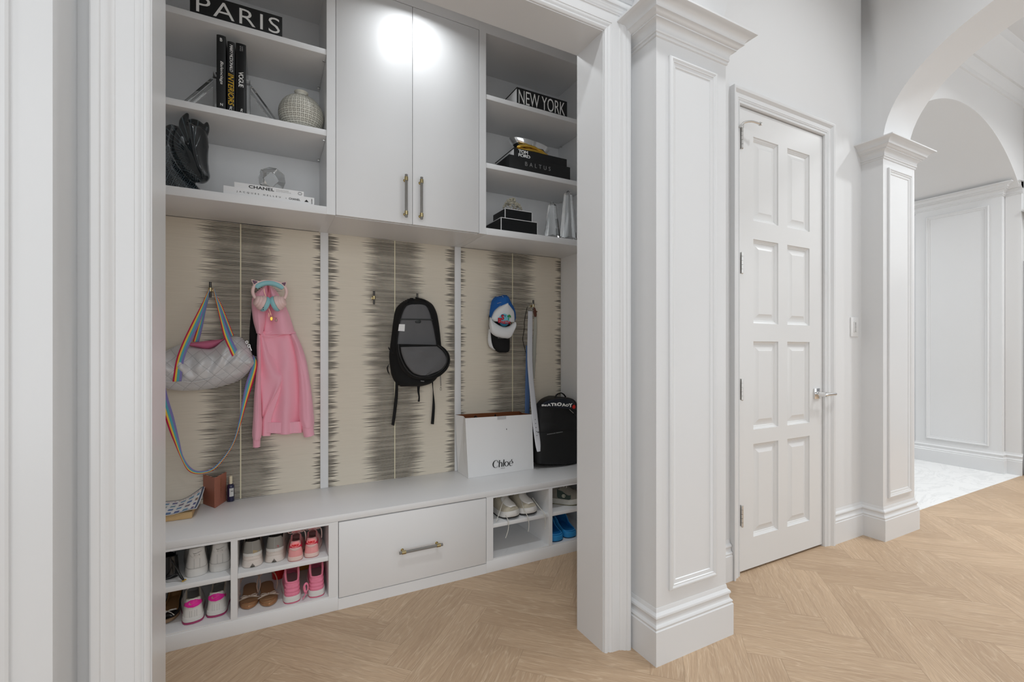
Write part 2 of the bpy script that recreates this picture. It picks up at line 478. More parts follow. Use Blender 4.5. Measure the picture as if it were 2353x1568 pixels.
# herringbone oak floor
def oak_floor():
    W, L = .119, .595
    mb = MB(); rn = []
    def plank(P0, Q0, dp, dq):
        g = .0003/W
        cs = [(P0+g, Q0+g), (P0+dp-g, Q0+g), (P0+dp-g, Q0+dq-g), (P0+g, Q0+dq-g)]
        pts = []
        for P, Q in cs:
            p, q = (P+.71)*W, (Q+.82)*W
            pts.append(((p+q)*.70710678, (p-q)*.70710678))
        cx = sum(a for a, b in pts)/4; cy = sum(b for a, b in pts)/4
        if not (-1.6 < cx < 7.6 and -2.0 < cy < 2.5): return
        if cx > 3.95 and cy > 2.0: return
        if dp > dq: uv = [(0,0),(L,0),(L,W),(0,W)]
        else: uv = [(0,0),(0,W),(L,W),(L,0)]
        o = random.random()*9
        mb.add([(x, y, 0) for x, y in pts], [(0,1,2,3)], [(a+o, b) for a, b in uv]); rn.append(random.random())
    for i in range(-30, 70):
        for m in range(-12, 16):
            plank(i, 8 - i + 10*m, 1, 5)
            plank(3 - i + 10*m, i, 5, 1)
    o = build('floor', mb, OAK, kind='structure', smooth=False, merge=False)
    a = o.data.attributes.new('plank', 'FLOAT', 'FACE')
    for k, r in enumerate(rn): a.data[k].value = r
    for p in o.data.polygons:
        if p.normal.z < 0: p.flip()
    j = MB().box(-1.7, -2.1, -.03, 7.7, 2.72, -.0008)
    build('plank_joint', j, SEAM, o, smooth=False)
oak_floor()
struct('floor_marble', MB().box(3.80, 1.612, -.02, 7.6, 5.2, .0015), MARBLE, smooth=False)

# mudroom shell
struct('wall_back', MB().box(-.62, 2.70, 0, 1.92, 2.82, 3.0), WALL, smooth=False)
struct('wall_left', MB().box(-.62, 1.60, 0, -.506, 2.70, 3.0), WALL, smooth=False)
struct('wall_right', MB().box(1.80, 1.70, 0, 1.92, 2.70, 3.0), WALL, smooth=False)
struct('ceiling', MB().box(-.62, 1.60, 2.965, 1.92, 2.82, 3.05), WALL, smooth=False)
# wall with the cased opening
w = MB()
w.box(-1.30, 1.43, 0, -.255, 1.60, 3.75).box(1.15, 1.43, 0, 1.68, 1.60, 3.75).box(-.255, 1.43, 2.415, 1.15, 1.60, 3.75)
struct('wall_front', w, TRIM, smooth=False)
struct('trim_1', MB().casing(-.257, 1.152, 2.417, 1.43, CASEM), TRIM, ang=30)
# wall over the casing has a second moulding, a small frieze lip
lip = MB()
for (d0, z0), (d1, z1) in zip([(0,2.552),(.012,2.556),(.016,2.566),(.024,2.572),(.026,2.580)], [(.012,2.556),(.016,2.566),(.024,2.572),(.026,2.580),(0,2.584)]):
    lip.add([(-.39, 1.43-d0, z0), (1.29, 1.43-d0, z0), (1.29, 1.43-d1, z1), (-.39, 1.43-d1, z1)], [(0,1,2,3)])
struct('trim_2', lip, TRIM, ang=30)

def pilaster(n, x0, x1, y0, yb, pz=(.257, 2.300), ins=.063, left=False):
    r = sroot('trim_%d' % n)
    build('shaft', MB().box(x0, y0, 0, x1, yb, 2.46), TRIM, r, smooth=False)
    build('base', MB().wrap3(x0, x1, y0, yb, BASE, top=False), TRIM, r, ang=30)
    build('capital', MB().wrap3(x0, x1, y0, yb, CAPM), TRIM, r, ang=30)
    build('panel_molding', MB().frame((0, y0, 0), (1,0,0), (0,0,1), (0,-1,0), x0+ins, pz[0], x1-ins, pz[1], PANELM2), TRIM, r, ang=30)
    return r
pilaster(3, 1.29, 1.68, 1.29, 1.585)
pilaster(4, -.785, -.395, 1.29, 1.43)
pilaster(5, 3.354, 3.754, 1.465, 1.61, pz=(.252, 2.306), ins=.052)

def arch_x(name, xa, xb, Yc, a, zs, b, ztop, y0, y1, m=WALL, n=40):
    """wall across the hall with an elliptical arch, spanning y"""
    mb = MB(); ys = [Yc - a*math.cos(PI*i/n) for i in range(n+1)]
    cols = [(y0, zs), (ys[0], zs)] + [(y, zs + b*math.sqrt(max(0, 1-((y-Yc)/a)**2))) for y in ys] + [(ys[-1], zs), (y1, zs)]
    for (ya, za), (yb_, zb) in zip(cols, cols[1:]):
        mb.add([(xa, ya, za), (xa, yb_, zb), (xa, yb_, ztop), (xa, ya, ztop)], [(0,1,2,3)])
        mb.add([(xb, ya, za), (xb, yb_, zb), (xb, yb_, ztop), (xb, ya, ztop)], [(0,1,2,3)])
        mb.add([(xa, ya, za), (xb, ya, za), (xb, yb_, zb), (xa, yb_, zb)], [(0,1,2,3)])
    mb.add([(xa, y0, ztop), (xb, y0, ztop), (xb, y1, ztop), (xa, y1, ztop)], [(0,1,2,3)])
    return struct(name, mb, m, ang=25)
arch_x('wall_arch', 3.354, 3.68, .58, .885, 2.455, .61, 3.75, -1.8, 1.585)
arch_x('wall_arch_near', 1.29, 1.66, .48, .81, 2.455, .61, 3.75, -1.8, 1.43)
struct('wall_arch_far_side', MB().box(3.354, -1.8, 0, 3.754, -.305, 2.455).box(1.29, -1.8, 0, 1.66, -.33, 2.455), WALL, smooth=False)

# hall wall with the panelled door
w = MB()
w.box(1.66, 1.585, 0, 2.166, 1.70, 3.75).box(2.935, 1.585, 0, 3.354, 1.70, 3.75).box(2.166, 1.585, 2.454, 2.935, 1.70, 3.75)
w.box(2.10, 1.70, 0, 3.0, 1.74, 2.5)
struct('wall_hall', w, WALL, smooth=False)
DC = [(0.001,0),(0.001,.004),(.003,.008),(.008,.010),(.010,.010),(.011,.007),(.014,.007),(.017,.010),(.020,.012),(.024,.012),(.025,.014),(.046,.016),(.048,.019),(.055,.023),(.058,.027),(.062,.028),(.066,.030),(.070,.030),(.072,.028),(.072,0)]
struct('trim_6', MB().casing(2.166, 2.935, 2.454, 1.585, DC), TRIM, ang=30)
bb = MB()
bb.rings([[(3.007, 1.585-d, z), (3.356, 1.585-d, z)] for d, z in BASE], close_u=False)
struct('baseboard_hall', bb, TRIM, ang=30)
struct('baseboard_door_left', MB().rings([[(1.66, 1.585-d, z), (2.092, 1.585-d, z)] for d, z in BASE], close_u=False), TRIM, ang=30)

def door():
    X0, X1, Y, Z0, Z1, T = 2.170, 2.931, 1.592, .012, 2.449, .044
    r = sroot('door_1')
    xs = [X0, 2.293, 2.508, 2.591, 2.805, X1]
    zs = [Z0, .175, .671, .748, 1.220, 1.316, 1.767, 1.865, 2.314, Z1]
    mb = MB()
    for i in range(5):
        for k in range(9):
            hole = i in (1, 3) and k in (1, 3, 5, 7)
            a, b, c, d = xs[i], xs[i+1], zs[k], zs[k+1]
            if not hole: mb.add([(a,Y,c),(b,Y,c),(b,Y,d),(a,Y,d)], [(0,1,2,3)])
    for a, b, c, d in ((X0,Z0,X0,Z1),(X1,Z0,X1,Z1),(X0,Z0,X1,Z0),(X0,Z1,X1,Z1)):
        mb.add([(a,Y,b),(c,Y,d),(c,Y+T,d),(a,Y+T,b)], [(0,1,2,3)])
    mb.add([(X0,Y+T,Z0),(X1,Y+T,Z0),(X1,Y+T,Z1),(X0,Y+T,Z1)], [(0,1,2,3)])
    build('slab', mb, DOORP, r, smooth=False)
    prof = [(0,0),(.002,-.007),(.010,-.011),(.012,-.013),(.015,-.013),(.018,-.016),(.024,-.016),(.050,-.006),(.052,-.005)]
    for i in (1, 3):
        for k in (1, 3, 5, 7):
            f = MB().frame((0,Y,0), (1,0,0), (0,0,1), (0,-1,0), xs[i], zs[k], xs[i+1], zs[k+1], prof, fill=True)
            build('raised_panel', f, DOORP, r, ang=25)
    for z in (.255, .914, 1.573, 2.222):
        h = MB()
        for k in range(5):
            h.lathe([(0, z+k*.022), (.0062, z+k*.022+.0006), (.0062, z+k*.022+.0212), (0, z+k*.022+.0218)], (2.1795, 1.576, 0), 12)
        h.lathe([(0, z-.005), (.0045, z-.003), (.0062, z)], (2.1795, 1.576, 0), 12)
        h.box(2.1785, 1.578, z, 2.1805, 1.594, z+.11)
        build('hinge', h, NICKEL, r)
    s = MB()   # hinge-pin door stop on the top hinge
    s.tube(spline([(2.160,1.567,2.333),(2.167,1.560,2.345),(2.187,1.551,2.352),(2.217,1.543,2.356),(2.262,1.536,2.352)], 14), [.0055]*14, 8)
    s.lathe([(0,2.330),(.008,2.331),(.009,2.348),(0,2.350)], (2.1795,1.576,0), 12)
    s.lathe([(0,0),(.0095,.002),(.0095,.010),(0,.012)], (2.262,1.536,2.352), 12, axis='x')
    s.lathe([(0,-.010),(.008,-.008),(.008,.004),(0,.006)], (2.158,1.570,2.330), 12, axis='y')
    build('door_stop', s, NICKEL, r)
    hd = MB()
    hd.box(2.842, 1.584, .884, 2.902, 1.592, .946, bev=.002)
    hd.lathe([(.013,1.536),(.013,1.585)], (2.872, 0, .913), 16, axis='y')
    hd.tube([(2.862,1.540,.913),(2.880,1.538,.913),(2.970,1.538,.913)], [.0095,.010,.0095], 14)
    build('handle', hd, CHROME, r)
    build('latch_plate', MB().box(2.929, 1.606, .885, 2.934, 1.640, .945), NICKEL, r, smooth=False)
    return r
door()

# light switch beside the door
sw = thing('light_switch', 'white rectangular switch plate on the wall between door casing and corner', 'switch', (3.268, 1.585, 1.317))
build('plate', MB().box(-.043, -.007, -.061, .043, 0, .061, bev=.003), mat('switch_plastic', (.74,.74,.735,1), .35), sw)
build('keypad', MB().box(-.017, -.0095, -.034, .017, -.0065, .034, bev=.001), mat('switch_key', (.68,.68,.675,1), .35), sw)
k = MB()
for i, (w_, z_) in enumerate(((.012,.026),(.014,.019),(.010,.012),(.013,.004),(.015,-.004),(.009,-.012),(.012,-.020),(.018,-.028))):
    k.box(-w_/2, -.0102, z_-.0016, w_/2, -.0093, z_+.0016)
build('button_marks', k, mat('switch_mark', rgb(138,138,136), .6), sw, smooth=False)

# hall beyond the arch: vaulted opening with a panelled reveal over the marble floor
def vault():
    YF, XC, R, ZC = 1.612, 5.0, 1.632, 1.527
    mb = MB(); n = 36; hw = 1.15
    cols = [(3.68, 2.70), (XC-hw, 2.70)]
    for i in range(n+1):
        x = XC - hw + 2*hw*i/n
        cols.append((x, ZC + math.sqrt(R*R-(x-XC)**2)))
    cols += [(6.2, cols[-1][1]), (7.6, cols[-1][1])]
    cols[0] = (3.68, cols[2][1]); cols[1] = (XC-hw, cols[2][1])
    for (xa, za), (xb, zb) in zip(cols, cols[1:]):
        mb.add([(xa,YF,za),(xb,YF,zb),(xb,YF,3.75),(xa,YF,3.75)], [(0,1,2,3)])
        mb.add([(xa,YF,za),(xb,YF,zb),(xb,4.6,zb),(xa,4.6,za)], [(0,1,2,3)])
    # wall below the springing, right of the reveal
    mb.box(6.197, YF, 0, 7.6, 1.72, 2.75)
    struct('wall_vault', mb, WALL, ang=25)
    struct('wall_vault_left', MB().box(3.754, 1.612, 0, 3.86, 4.6, 2.75), WALL, smooth=False)
    struct('wall_vault_end', MB().box(3.6, 4.6, 0, 7.6, 4.7, 3.75), WALL, smooth=False)
    r = sroot('trim_7')
    build('shaft', MB().box(6.13, 1.722, 0, 7.0, 2.38, 2.74).box(6.197, 2.37, 0, 7.0, 4.6, 2.74), TRIM, r, smooth=False)
    path = lambda d, z: [(6.197-d, 1.60, z), (6.197-d, 1.722-d, z), (6.13-d, 1.722-d, z), (6.13-d, 2.38+d, z), (6.197-d, 2.38+d, z), (6.197-d, 4.6, z)]
    build('base', MB().rings([path(d, z) for d, z in BASE], close_u=False), TRIM, r, ang=30)
    cp = [path(d, z + .272) for d, z in CAPM]
    c = MB().rings(cp, close_u=False)
    hi = cp[-1]; inn = path(-.02, hi[0][2])
    c.rings([hi, inn], close_u=False)
    build('capital', c, TRIM, r, ang=30)
    build('panel_molding', MB().frame((6.13,0,0), (0,1,0), (0,0,1), (-1,0,0), 1.81, .243, 2.29, 2.56, PANELM), TRIM, r, ang=30)
    cr = MB(); prof = [(0,3.425),(.012,3.43),(.016,3.445),(.016,3.46),(.04,3.50),(.046,3.53),(.06,3.535),(.085,3.60),(.12,3.66),(.15,3.69),(.155,3.72),(.17,3.75)]
    cr.rings([[(3.68, YF-d, z), (6.25-d, YF-d, z), (6.25-d, -1.8, z)] for d, z in prof], close_u=False)
    struct('trim_8', cr, TRIM, ang=30)
    struct('wall_hall_end', MB().box(6.25, -1.8, 2.0, 7.6, 1.612, 3.75), WALL, smooth=False)
    p = sroot('trim_9')
    build('shaft', MB().box(6.225, .9, 0, 7.0, 1.55, 2.47), TRIM, p, smooth=False)
    pp = lambda d, z: [(7.0, 1.55+d, z), (6.225-d, 1.55+d, z), (6.225-d, .9-d, z), (7.0, .9-d, z)]
    build('base', MB().rings([pp(d, z) for d, z in BASE], close_u=False), TRIM, p, ang=30)
    cq = [pp(d*.6, z+.008) for d, z in CAPM]
    build('capital', MB().rings(cq, close_u=False).add(cq[-1], [(0,1,2,3)]), TRIM, p, ang=30)
vault()
struct('ceiling_hall', MB().box(-3.2, -1.9, 3.75, 7.6, 1.7, 3.85), WALL, smooth=False)
struct('wall_opposite', MB().box(-3.2, -1.9, 0, 7.6, -1.8, .35).box(-3.2, -1.9, 3.2, 7.6, -1.8, 3.75).box(-3.2, -1.9, .35, -2.6, -1.8, 3.2).box(1.2, -1.9, .35, 1.8, -1.8, 3.2).box(5.0, -1.9, .35, 5.4, -1.8, 3.2).box(7.2, -1.9, .35, 7.6, -1.8, 3.2), WALL, smooth=False)  # unseen wall; its openings are added for the fill panels
struct('wall_hall_left', MB().box(-3.2, -1.8, 0, -3.1, 1.7, 3.75), WALL, smooth=False)
struct('wall_front_left', MB().box(-3.2, 1.43, 0, -1.30, 1.6, 3.75), WALL, smooth=False)
# ---------------------------------------------------------------- fitted cupboards
YU, YL, YB = 2.308, 2.217, 2.699
def handle_bar(parent, c, axis, half, name='handle'):
    """clear bar pull with brass collars; axis 'z' or 'x'"""
    y = c[1] - .030
    bar, cols = MB(), []
    if axis == 'z':
        bar.lathe([(0,c[2]-half-.001),(.0070,c[2]-half+.001),(.0072,c[2]+half-.001),(0,c[2]+half+.001)], (c[0],y,0), 14)
        for s_ in (-1, 1):
            zc = c[2] + s_*(half-.022); col = MB(); cols.append(col)
            col.lathe([(.0072,zc-.0095),(.0090,zc-.0095),(.0090,zc+.0095),(.0072,zc+.0095)], (c[0],y,0), 16, cap=False)
            col.tube([(c[0],c[1],zc),(c[0],y+.004,zc)], .0042, 10)
            col.lathe([(.0075,c[1]-.002),(.0075,c[1])], (c[0],0,zc), 12, axis='y')
    else:
        bar.lathe([(0,c[0]-half-.001),(.0070,c[0]-half+.001),(.0072,c[0]+half-.001),(0,c[0]+half+.001)], (0,y,c[2]), 14, axis='x')
        for s_ in (-1, 1):
            xc = c[0] + s_*(half-.022); col = MB(); cols.append(col)
            col.lathe([(.0072,xc-.0095),(.0090,xc-.0095),(.0090,xc+.0095),(.0072,xc+.0095)], (0,y,c[2]), 16, axis='x', cap=False)
            col.tube([(xc,c[1],c[2]),(xc,y+.004,c[2])], .0042, 10)
            col.lathe([(.0075,c[1]-.002),(.0075,c[1])], (xc,0,c[2]), 12, axis='y')
    o = build(name, bar, SMOKE, parent)
    o['label'] = 'smoky clear bar pull with brass collars'
    for col in cols: build('collar', col, BRASS, o)
    return o

def shelf_unit(label, x0, x1, xi0, xi1, ends):
    r = thing('shelf_unit', label, 'shelf', (0,0,0))
    c = MB()
    c.box(x0, YU, 1.807, xi0, YB, 2.962).box(xi1, YU, 1.807, x1, YB, 2.962)
    c.box(xi0, 2.665, 1.81, xi1, YB, 2.962).box(xi0, YU, 2.907, xi1, YB, 2.962)
    build('carcass', c, CAB, r, smooth=False)
    for z0, z1, yf in ((1.8045,1.841,YU-.004),(2.172,2.200,YU+.003),(2.549,2.575,YU+.003)):
        build('shelf', MB().box(xi0+.0005, yf, z0, xi1-.0005, 2.664, z1, bev=.0012), CAB, r)
        if z0 > 1.9:
            for x, s_ in ((xi0, 1), (xi1, -1)):
                for y in (2.36, 2.62):
                    p = MB().box(min(x, x+s_*.012), y-.006, z0-.007, max(x, x+s_*.012), y+.006, z0-.0002, bev=.001)
                    build('shelf_pin', p, NICKEL, r)
    return r
shelf_unit('open white shelf unit holding the horse bust and the three upright black books', -.5055, .2785, -.47, .2395, 'L')
shelf_unit('open white shelf unit holding the stacked black boxes and clear obelisks', 1.0120, 1.7995, 1.0525, 1.758, 'R')
def cupboard():
    r = thing('wall_cabinet', 'closed white double-door cupboard between the two open shelf units', 'cabinet')
    c = MB().box(.279, YU+.022, 1.807, 1.0115, YB, 2.962).box(.279, YU, 2.912, 1.0115, YU+.03, 2.962)
    build('carcass', c, CAB, r, smooth=False)
    for a, b, hx in ((.2805,.6437,.605),(.6463,1.0100,.683)):
        d = build('door', MB().box(a, YU, 1.8095, b, YU+.02, 2.9095, bev=.0012), CAB, r)
        handle_bar(d, (hx, YU, 1.939), 'z', .107)
    return r
cupboard()

# bench: worktop, plinth and the three units under it
t = MB().box(-.505, YL, .400, 1.799, 2.699, .429, bev=.0015)
tag(build('bench_top', t, CAB), 'long white bench top running under the hooks, carrying the paper bag', 'worktop')
def cubby(label, x0, x1, divs, a0, a1):
    r = thing('cubby_unit', label, 'cabinet')
    c = MB()
    c.box(x0, YL, .062, a0, 2.699, .3995).box(a1, YL, .062, x1, 2.699, .3995)
    c.box(a0, 2.62, .062, a1, 2.699, .3995).box(a0, YL, .390, a1, 2.62, .3995)
    c.box(a0, YL+.002, .062, a1, 2.62, .0695)
    for d0, d1 in divs: c.box(d0, YL+.0005, .0695, d1, 2.62, .390)
    build('carcass', c, CAB, r, smooth=False)
    es = [a0] + [q for d in divs for q in d] + [a1]
    for k in range(0, len(es), 2):
        build('shelf', MB().box(es[k]+.0004, YL+.006, .229, es[k+1]-.0004, 2.6195, .2495, bev=.0012), CAB, r)
    build('plinth', MB().box(x0, YL, .0, x1, YL+.03, .0617, bev=.0008), CAB, r)
    return r
cubby('white shoe cubbies on the side with the pink sneakers', -.5055, .2785, [(-.137,-.113)], -.47, .2385)
cubby('white shoe cubbies holding the laced runners and blue clogs', 1.0140, 1.7995, [(1.400,1.4235)], 1.0525, 1.765)
r = thing('drawer_unit', 'wide white drawer under the middle of the bench', 'cabinet')
build('carcass', MB().box(.279, YL+.022, .05, 1.0135, 2.699, .3995).box(.279, YL, 0, 1.0135, YL+.03, .0505), CAB, r, smooth=False)
d = build('drawer', MB().box(.2815, YL, .0535, 1.0115, YL+.02, .3945, bev=.0012), CAB, r)
handle_bar(d, (.655, YL, .213), 'x', .108)

# papered back panels with white battens
for i, (a, b, sm) in enumerate(((-.505,.2465,-.1235),(.2865,1.0130,.647),(1.0525,1.795,1.417))):
    o = struct('trim_%d' % (20+i), MB().box(a, 2.689, .4292, b, 2.6995, 1.8068), wallpaper(sm, .402 if i == 0 else (.375 if i == 1 else .40)), smooth=False)
for i, (a, b) in enumerate(((.2465,.2865),(1.0130,1.0525))):
    struct('trim_%d' % (24+i), MB().box(a, 2.681, .4292, b, 2.6995, 1.8068, bev=.001), CAB)
struct('trim_26', MB().box(1.795, 2.30, .4292, 1.80, 2.6995, 1.8068), CAB, smooth=False)

# coat hooks
def hook(x, z, label, yb=2.689):
    r = thing('coat_hook', label, 'hook', (x, yb, z), 0, 'acrylic and brass coat hooks')
    b = MB().lathe([(0,-.0385),(.0055,-.037),(.0058,.037),(0,.0385)], (0,-.030,0), 12)
    build('bar', b, mat_smoke2, r)
    c = MB().lathe([(.0058,-.009),(.0078,-.009),(.0078,.009),(.0058,.009)], (0,-.030,0), 16, cap=False)
    c.tube([(0,-.002,0),(0,-.024,0)], .0045, 10)
    build('collar', c, BRASS, r)
    build('wall_mount', MB().lathe([(0,-.004),(.008,-.0038),(.009,-.003),(.009,0)], (0,0,0), 16, axis='y'), BRASS, r)
    return r
mat_smoke2 = mat('dark_smoked_acrylic', rgb(60,56,50), .12, trans=.2, coat=.4)
hook(-.2485, 1.466, 'smoky bar hook with brass collar carrying the rainbow bag straps')
hook(.5235, 1.467, 'bare smoky bar hook with brass collar beside the hanging black backpack')
hook(.771, 1.467, 'smoky bar hook with brass collar holding up the open black backpack')
hook(1.557, 1.466, 'smoky bar hook with brass collar carrying the white belts')
hook(1.292, 1.466, 'bar hook mostly hidden behind the blue and white cap')
hook(.004, 1.468, 'bar hook hidden behind the pink hoodie and headphones')
# ---------------------------------------------------------------- things on the shelves
S1, S2, S3 = 1.8416, 2.2006, 2.5756      # shelf tops
XP, ZP, XM, ZM = (1,0,0), (0,0,1), (-1,0,0), (0,0,-1)

def book_upright(label, x0, x1, y0, y1, z0, z1, cm):
    r = thing('book', label, 'book', ((x0+x1)/2, y0, z0), 0, 'upright black books')
    w, d, h, t = (x1-x0)/2, y1-y0, z1-z0, .0028
    c = MB(); n = 8
    c.box(-w, .004, 0, -w+t, d, h).box(w-t, .004, 0, w, d, h)
    sp = [(-w + 2*w*i/n, .0045 - .0045*math.sin(PI*i/n)**.6) for i in range(n+1)]
    c.rings([[(x, y, z) for x, y in sp] + [(x, y+t, z) for x, y in sp[::-1]] for z in (0, h)], cap0=True, cap1=True)
    build('cover', c, cm, r, ang=35)
    build('pages', MB().box(-w+t, .006, .004, w-t, d-.004, h-.004), PAGES, r, smooth=False)
    return r
def book_flat(label, x0, x1, y0, y1, z0, z1, cm, group, pm=None, name='book'):
    r = thing(name, label, 'book', ((x0+x1)/2, y0, z0), 0, group)
    w, d, h, t = (x1-x0)/2, y1-y0, z1-z0, .003
    c = MB().box(-w, .003, 0, w, d, t, bev=.0005).box(-w, .003, h-t, w, d, h, bev=.0005).box(-w, 0, .0004, w, t, h-.0004, bev=.001)
    build('cover', c, cm, r)
    build('pages', MB().box(-w+.004, .004, t, w-.004, d-.004, h-t), pm or PAGES, r, smooth=False)
    return r

# top shelf, left: box with the city name
b = thing('keepsake_box', 'long black box lettered with a five-letter city name on the top left shelf', 'box', (-.117, 2.325, S3))
build('body', MB().box(-.172, 0, 0, .172, .20, .0965, bev=.0015), BLKPAPER, b)
text('lettering', 'PARIS', .312, .068, INKW, b, (-.150, -.0003, .0145), XP, ZP, bold=-.006, spacing=1.12)

bk = book_upright('tallest upright black book, thickest spine nearest the left bookend', -.1955, -.1620, 2.325, 2.58, S2, 2.518, BLKPAPER)
text('lettering', 'Balenciaga', .098, .0135, INKW, bk, (-.0055, -.0003, .206), ZM, XP, shear=.25)
text('lettering', 'B', .0085, .0145, INKW, bk, (-.004, -.0003, .290), XP, ZP, bold=.012)
text('lettering', 'N', .0095, .011, INKW, bk, (-.003, -.0003, .016), XP, ZP, bold=.01)
bk = book_upright('upright black book with large gold spine lettering, middle of three', -.1565, -.1290, 2.326, 2.56, S2, 2.502, BLKPAPER)
text('lettering', 'MARY MCDONALD', .117, .0115, INKW, bk, (-.0045, -.0003, .288), ZM, XP, shear=.3, spacing=.85)
g_ = text('lettering', 'INTERIORS', .138, .0215, GOLDINK, bk, (-.0105, -.0003, .163), ZM, XP, shear=.3, bold=.006)
g_['label'] = 'gold lettering'
text('lettering', 'R', .010, .014, INKW, bk, (-.006, -.0003, .008), XP, ZP, shear=.3)
bk = book_upright('glossy upright black fashion book beside the right clear bookend', -.1255, -.0865, 2.325, 2.60, S2, 2.504, BLKGLOSS)
text('lettering', 'VOGUE', .066, .0185, INKW, bk, (-.0085, -.0003, .180), ZM, XP, bold=.012, spacing=.9)
text('lettering', 'HAMISH\nBOWLES', .022, .012, INKG, bk, (-.004, -.0003, .292), ZM, XP)
text('lettering', 'R', .009, .013, INKW, bk, (-.002, -.0003, .008), XP, ZP, shear=.3)

def bookend(label, x, s_, foot, ytop):
    r = thing('bookend', label, 'bookend', (x, 2.36, S2), 0, 'clear acrylic bookends')
    build('plate', MB().box(min(0, s_*.014), 0, 0, max(0, s_*.014), .11, ytop, bev=.0008), ACRYL, r)
    f = foot - x; h = ytop
    p = [(s_*.0145, h-.028), (s_*.0145, h-.002), (f, .0008), (f - s_*.022, .0008)]
    build('strut', MB().prism(p, .03, .075), ACRYL, r, smooth=False, bev=.001)
    return r
bookend('clear acrylic bookend propping the left side of the three upright black books', -.1968, -1, -.345, .172)
bookend('clear acrylic bookend propping the right side of the three upright black books', -.0852, 1, .060, .172)

# openwork vase
v = thing('vase', 'round cream openwork ceramic vase with small plain neck', 'vase', (.139, 2.43, S2))
pr = [(.0, 0), (.045, .0)]
for i in range(25):
    a = -PI*.40 + (PI*.40 + PI*.415)*i/24
    pr.append((.1*math.cos(a), .092 + .0955*math.sin(a)))
body = MB().lathe(pr[2:], (0,0,0), 56, uv=True)
build('body', body, LATTICE, v, ang=180)
cer = mat('cream_glaze', rgb(224,221,208), .35)
build('base', MB().lathe([(0,.0),(.034,.0),(.036,.0035),(0,.004)], (0,0,0), 28), cer, v)
build('neck', MB().lathe([(.026,.182),(.0235,.189),(.025,.196),(.030,.200),(.0315,.203),(.030,.205),(.020,.205),(.019,.186)], (0,0,0), 32, cap=False), cer, v)

# horse bust
h = thing('horse_bust', 'black ceramic horse head bust with incised lines and squares', 'sculpture', (-.335, 2.47, S1))
mb = MB()
A = lambda px, py, Y, dy=0: Vector(at(px, py, Y)) - Vector((-.335, 2.47, S1)) + Vector((0, dy, 0))
hd_ = strip([(408,291),(395,309),(391,330),(394,352),(405,372),(418,390),(430,404),(443,414),(456,419)], [(444,286),(469,297),(477,312),(480,335),(479,355),(479,372),(481,392),(483,406),(476,417)], lambda v: 2.372 - .02*v, .044, 26, 40,
    lambda u, v: .024*math.exp(-((u-.66)/.11)**2) - .014*math.exp(-((u-.40)/.12)**2-((v-.36)/.10)**2) + .014*math.exp(-((u-.22)/.16)**2-((v-.42)/.2)**2) - .010*math.exp(-((u-.5)/.35)**2-((v-.93)/.03)**2) + .008*math.exp(-((u-.75)/.1)**2-((v-.86)/.08)**2), back=.06, power=.5, edge=1)
nk_ = strip([(380,296),(358,320),(346,350),(340,385),(342,420),(346,446),(346,456)], [(420,300),(420,335),(420,365),(424,392),(446,418),(464,439),(468,456)], 2.400, .056, 26, 40, back=.075, power=.5, edge=0)
o3 = Vector((-.335, 2.47, S1))
for q_ in (hd_, nk_):
    mb.add([Vector(p_) - o3 for p_ in q_.v], q_.f)
mb.v = [(x, y, max(z, .0006)) for x, y, z in mb.v]
for a, m_, b_, r0, w0 in (((424,302),(423,280),(432,260),.019,2.345), ((469,310),(474,293),(476,280),.0145,2.375)):
    mb.tube(spline([A(*a,w0), A(*m_,w0), A(*b_,w0)], 9), [r0,r0*1.0,r0*1.0,r0*.97,r0*.9,r0*.78,r0*.6,r0*.42,r0*.24], 12)
mb.tube(spline([A(428,290,2.39), A(445,284,2.39), A(460,292,2.385), A(466,306,2.375)], 10), [.016,.018,.02,.02,.02,.02,.02,.018,.016,.012], 12)
o = build('bust', mb, HORSE, h, ang=180, merge=False)
m = o.modifiers.new('remesh', 'REMESH'); m.mode = 'VOXEL'; m.voxel_size = .0034; m.use_smooth_shade = True
m = o.modifiers.new('smooth', 'SMOOTH'); m.factor = .5; m.iterations = 8
e = MB().lathe([(0,-.006),(.007,-.003),(.0085,0),(.007,.003),(0,.006)], tuple(A(431,329,2.327)), 12, axis='y')
build('eye', e, BLKGLOSS, h)

# the two white books under the glass
b1 = book_flat('wider white book lying at the bottom of the white pair, under the crystal', -.1705, .1875, 2.322, 2.59, S1, 1.8785, WHITEPAPER, 'white books lying flat', WHITEPAPER)
text('lettering', 'JACQUES HELLEU', .170, .0085, INKK, b1, (-.130, -.0003, .0135), XP, ZP, spacing=2.0)
text('lettering', '&', .004, .006, INKG, b1, (.060, -.0003, .0145), XP, ZP)
text('lettering', 'CHANEL', .047, .0088, INKK, b1, (.073, -.0003, .0135), XP, ZP, bold=.012)
tri = MB().add([(.137,-.0006,.0125),(.155,-.0006,.0125),(.146,-.0006,.0235)], [(0,1,2)])
build('publisher_mark', tri, INKK, b1, smooth=False)
text('lettering', 'ABRAMS', .024, .0045, INKK, b1, (.1665, -.0003, .0305), ZM, XP)
b2 = book_flat('narrower white book lying on top of the wider one, bold spine word', -.1310, .1440, 2.330, 2.57, 1.8787, 1.9025, WHITEPAPER, 'white books lying flat', WHITEPAPER)
text('lettering', 'CHANEL', .099, .0135, INKK, b2, (-.083, -.0003, .005), XP, ZP, bold=.022, spacing=1.05)
text('lettering', 'COLLECTIONS\nAND CREATIONS', .061, .0115, mat('pale_ink', rgb(196,196,194), .6), b2, (.023, -.0003, .0055), XP, ZP)
em = MB()
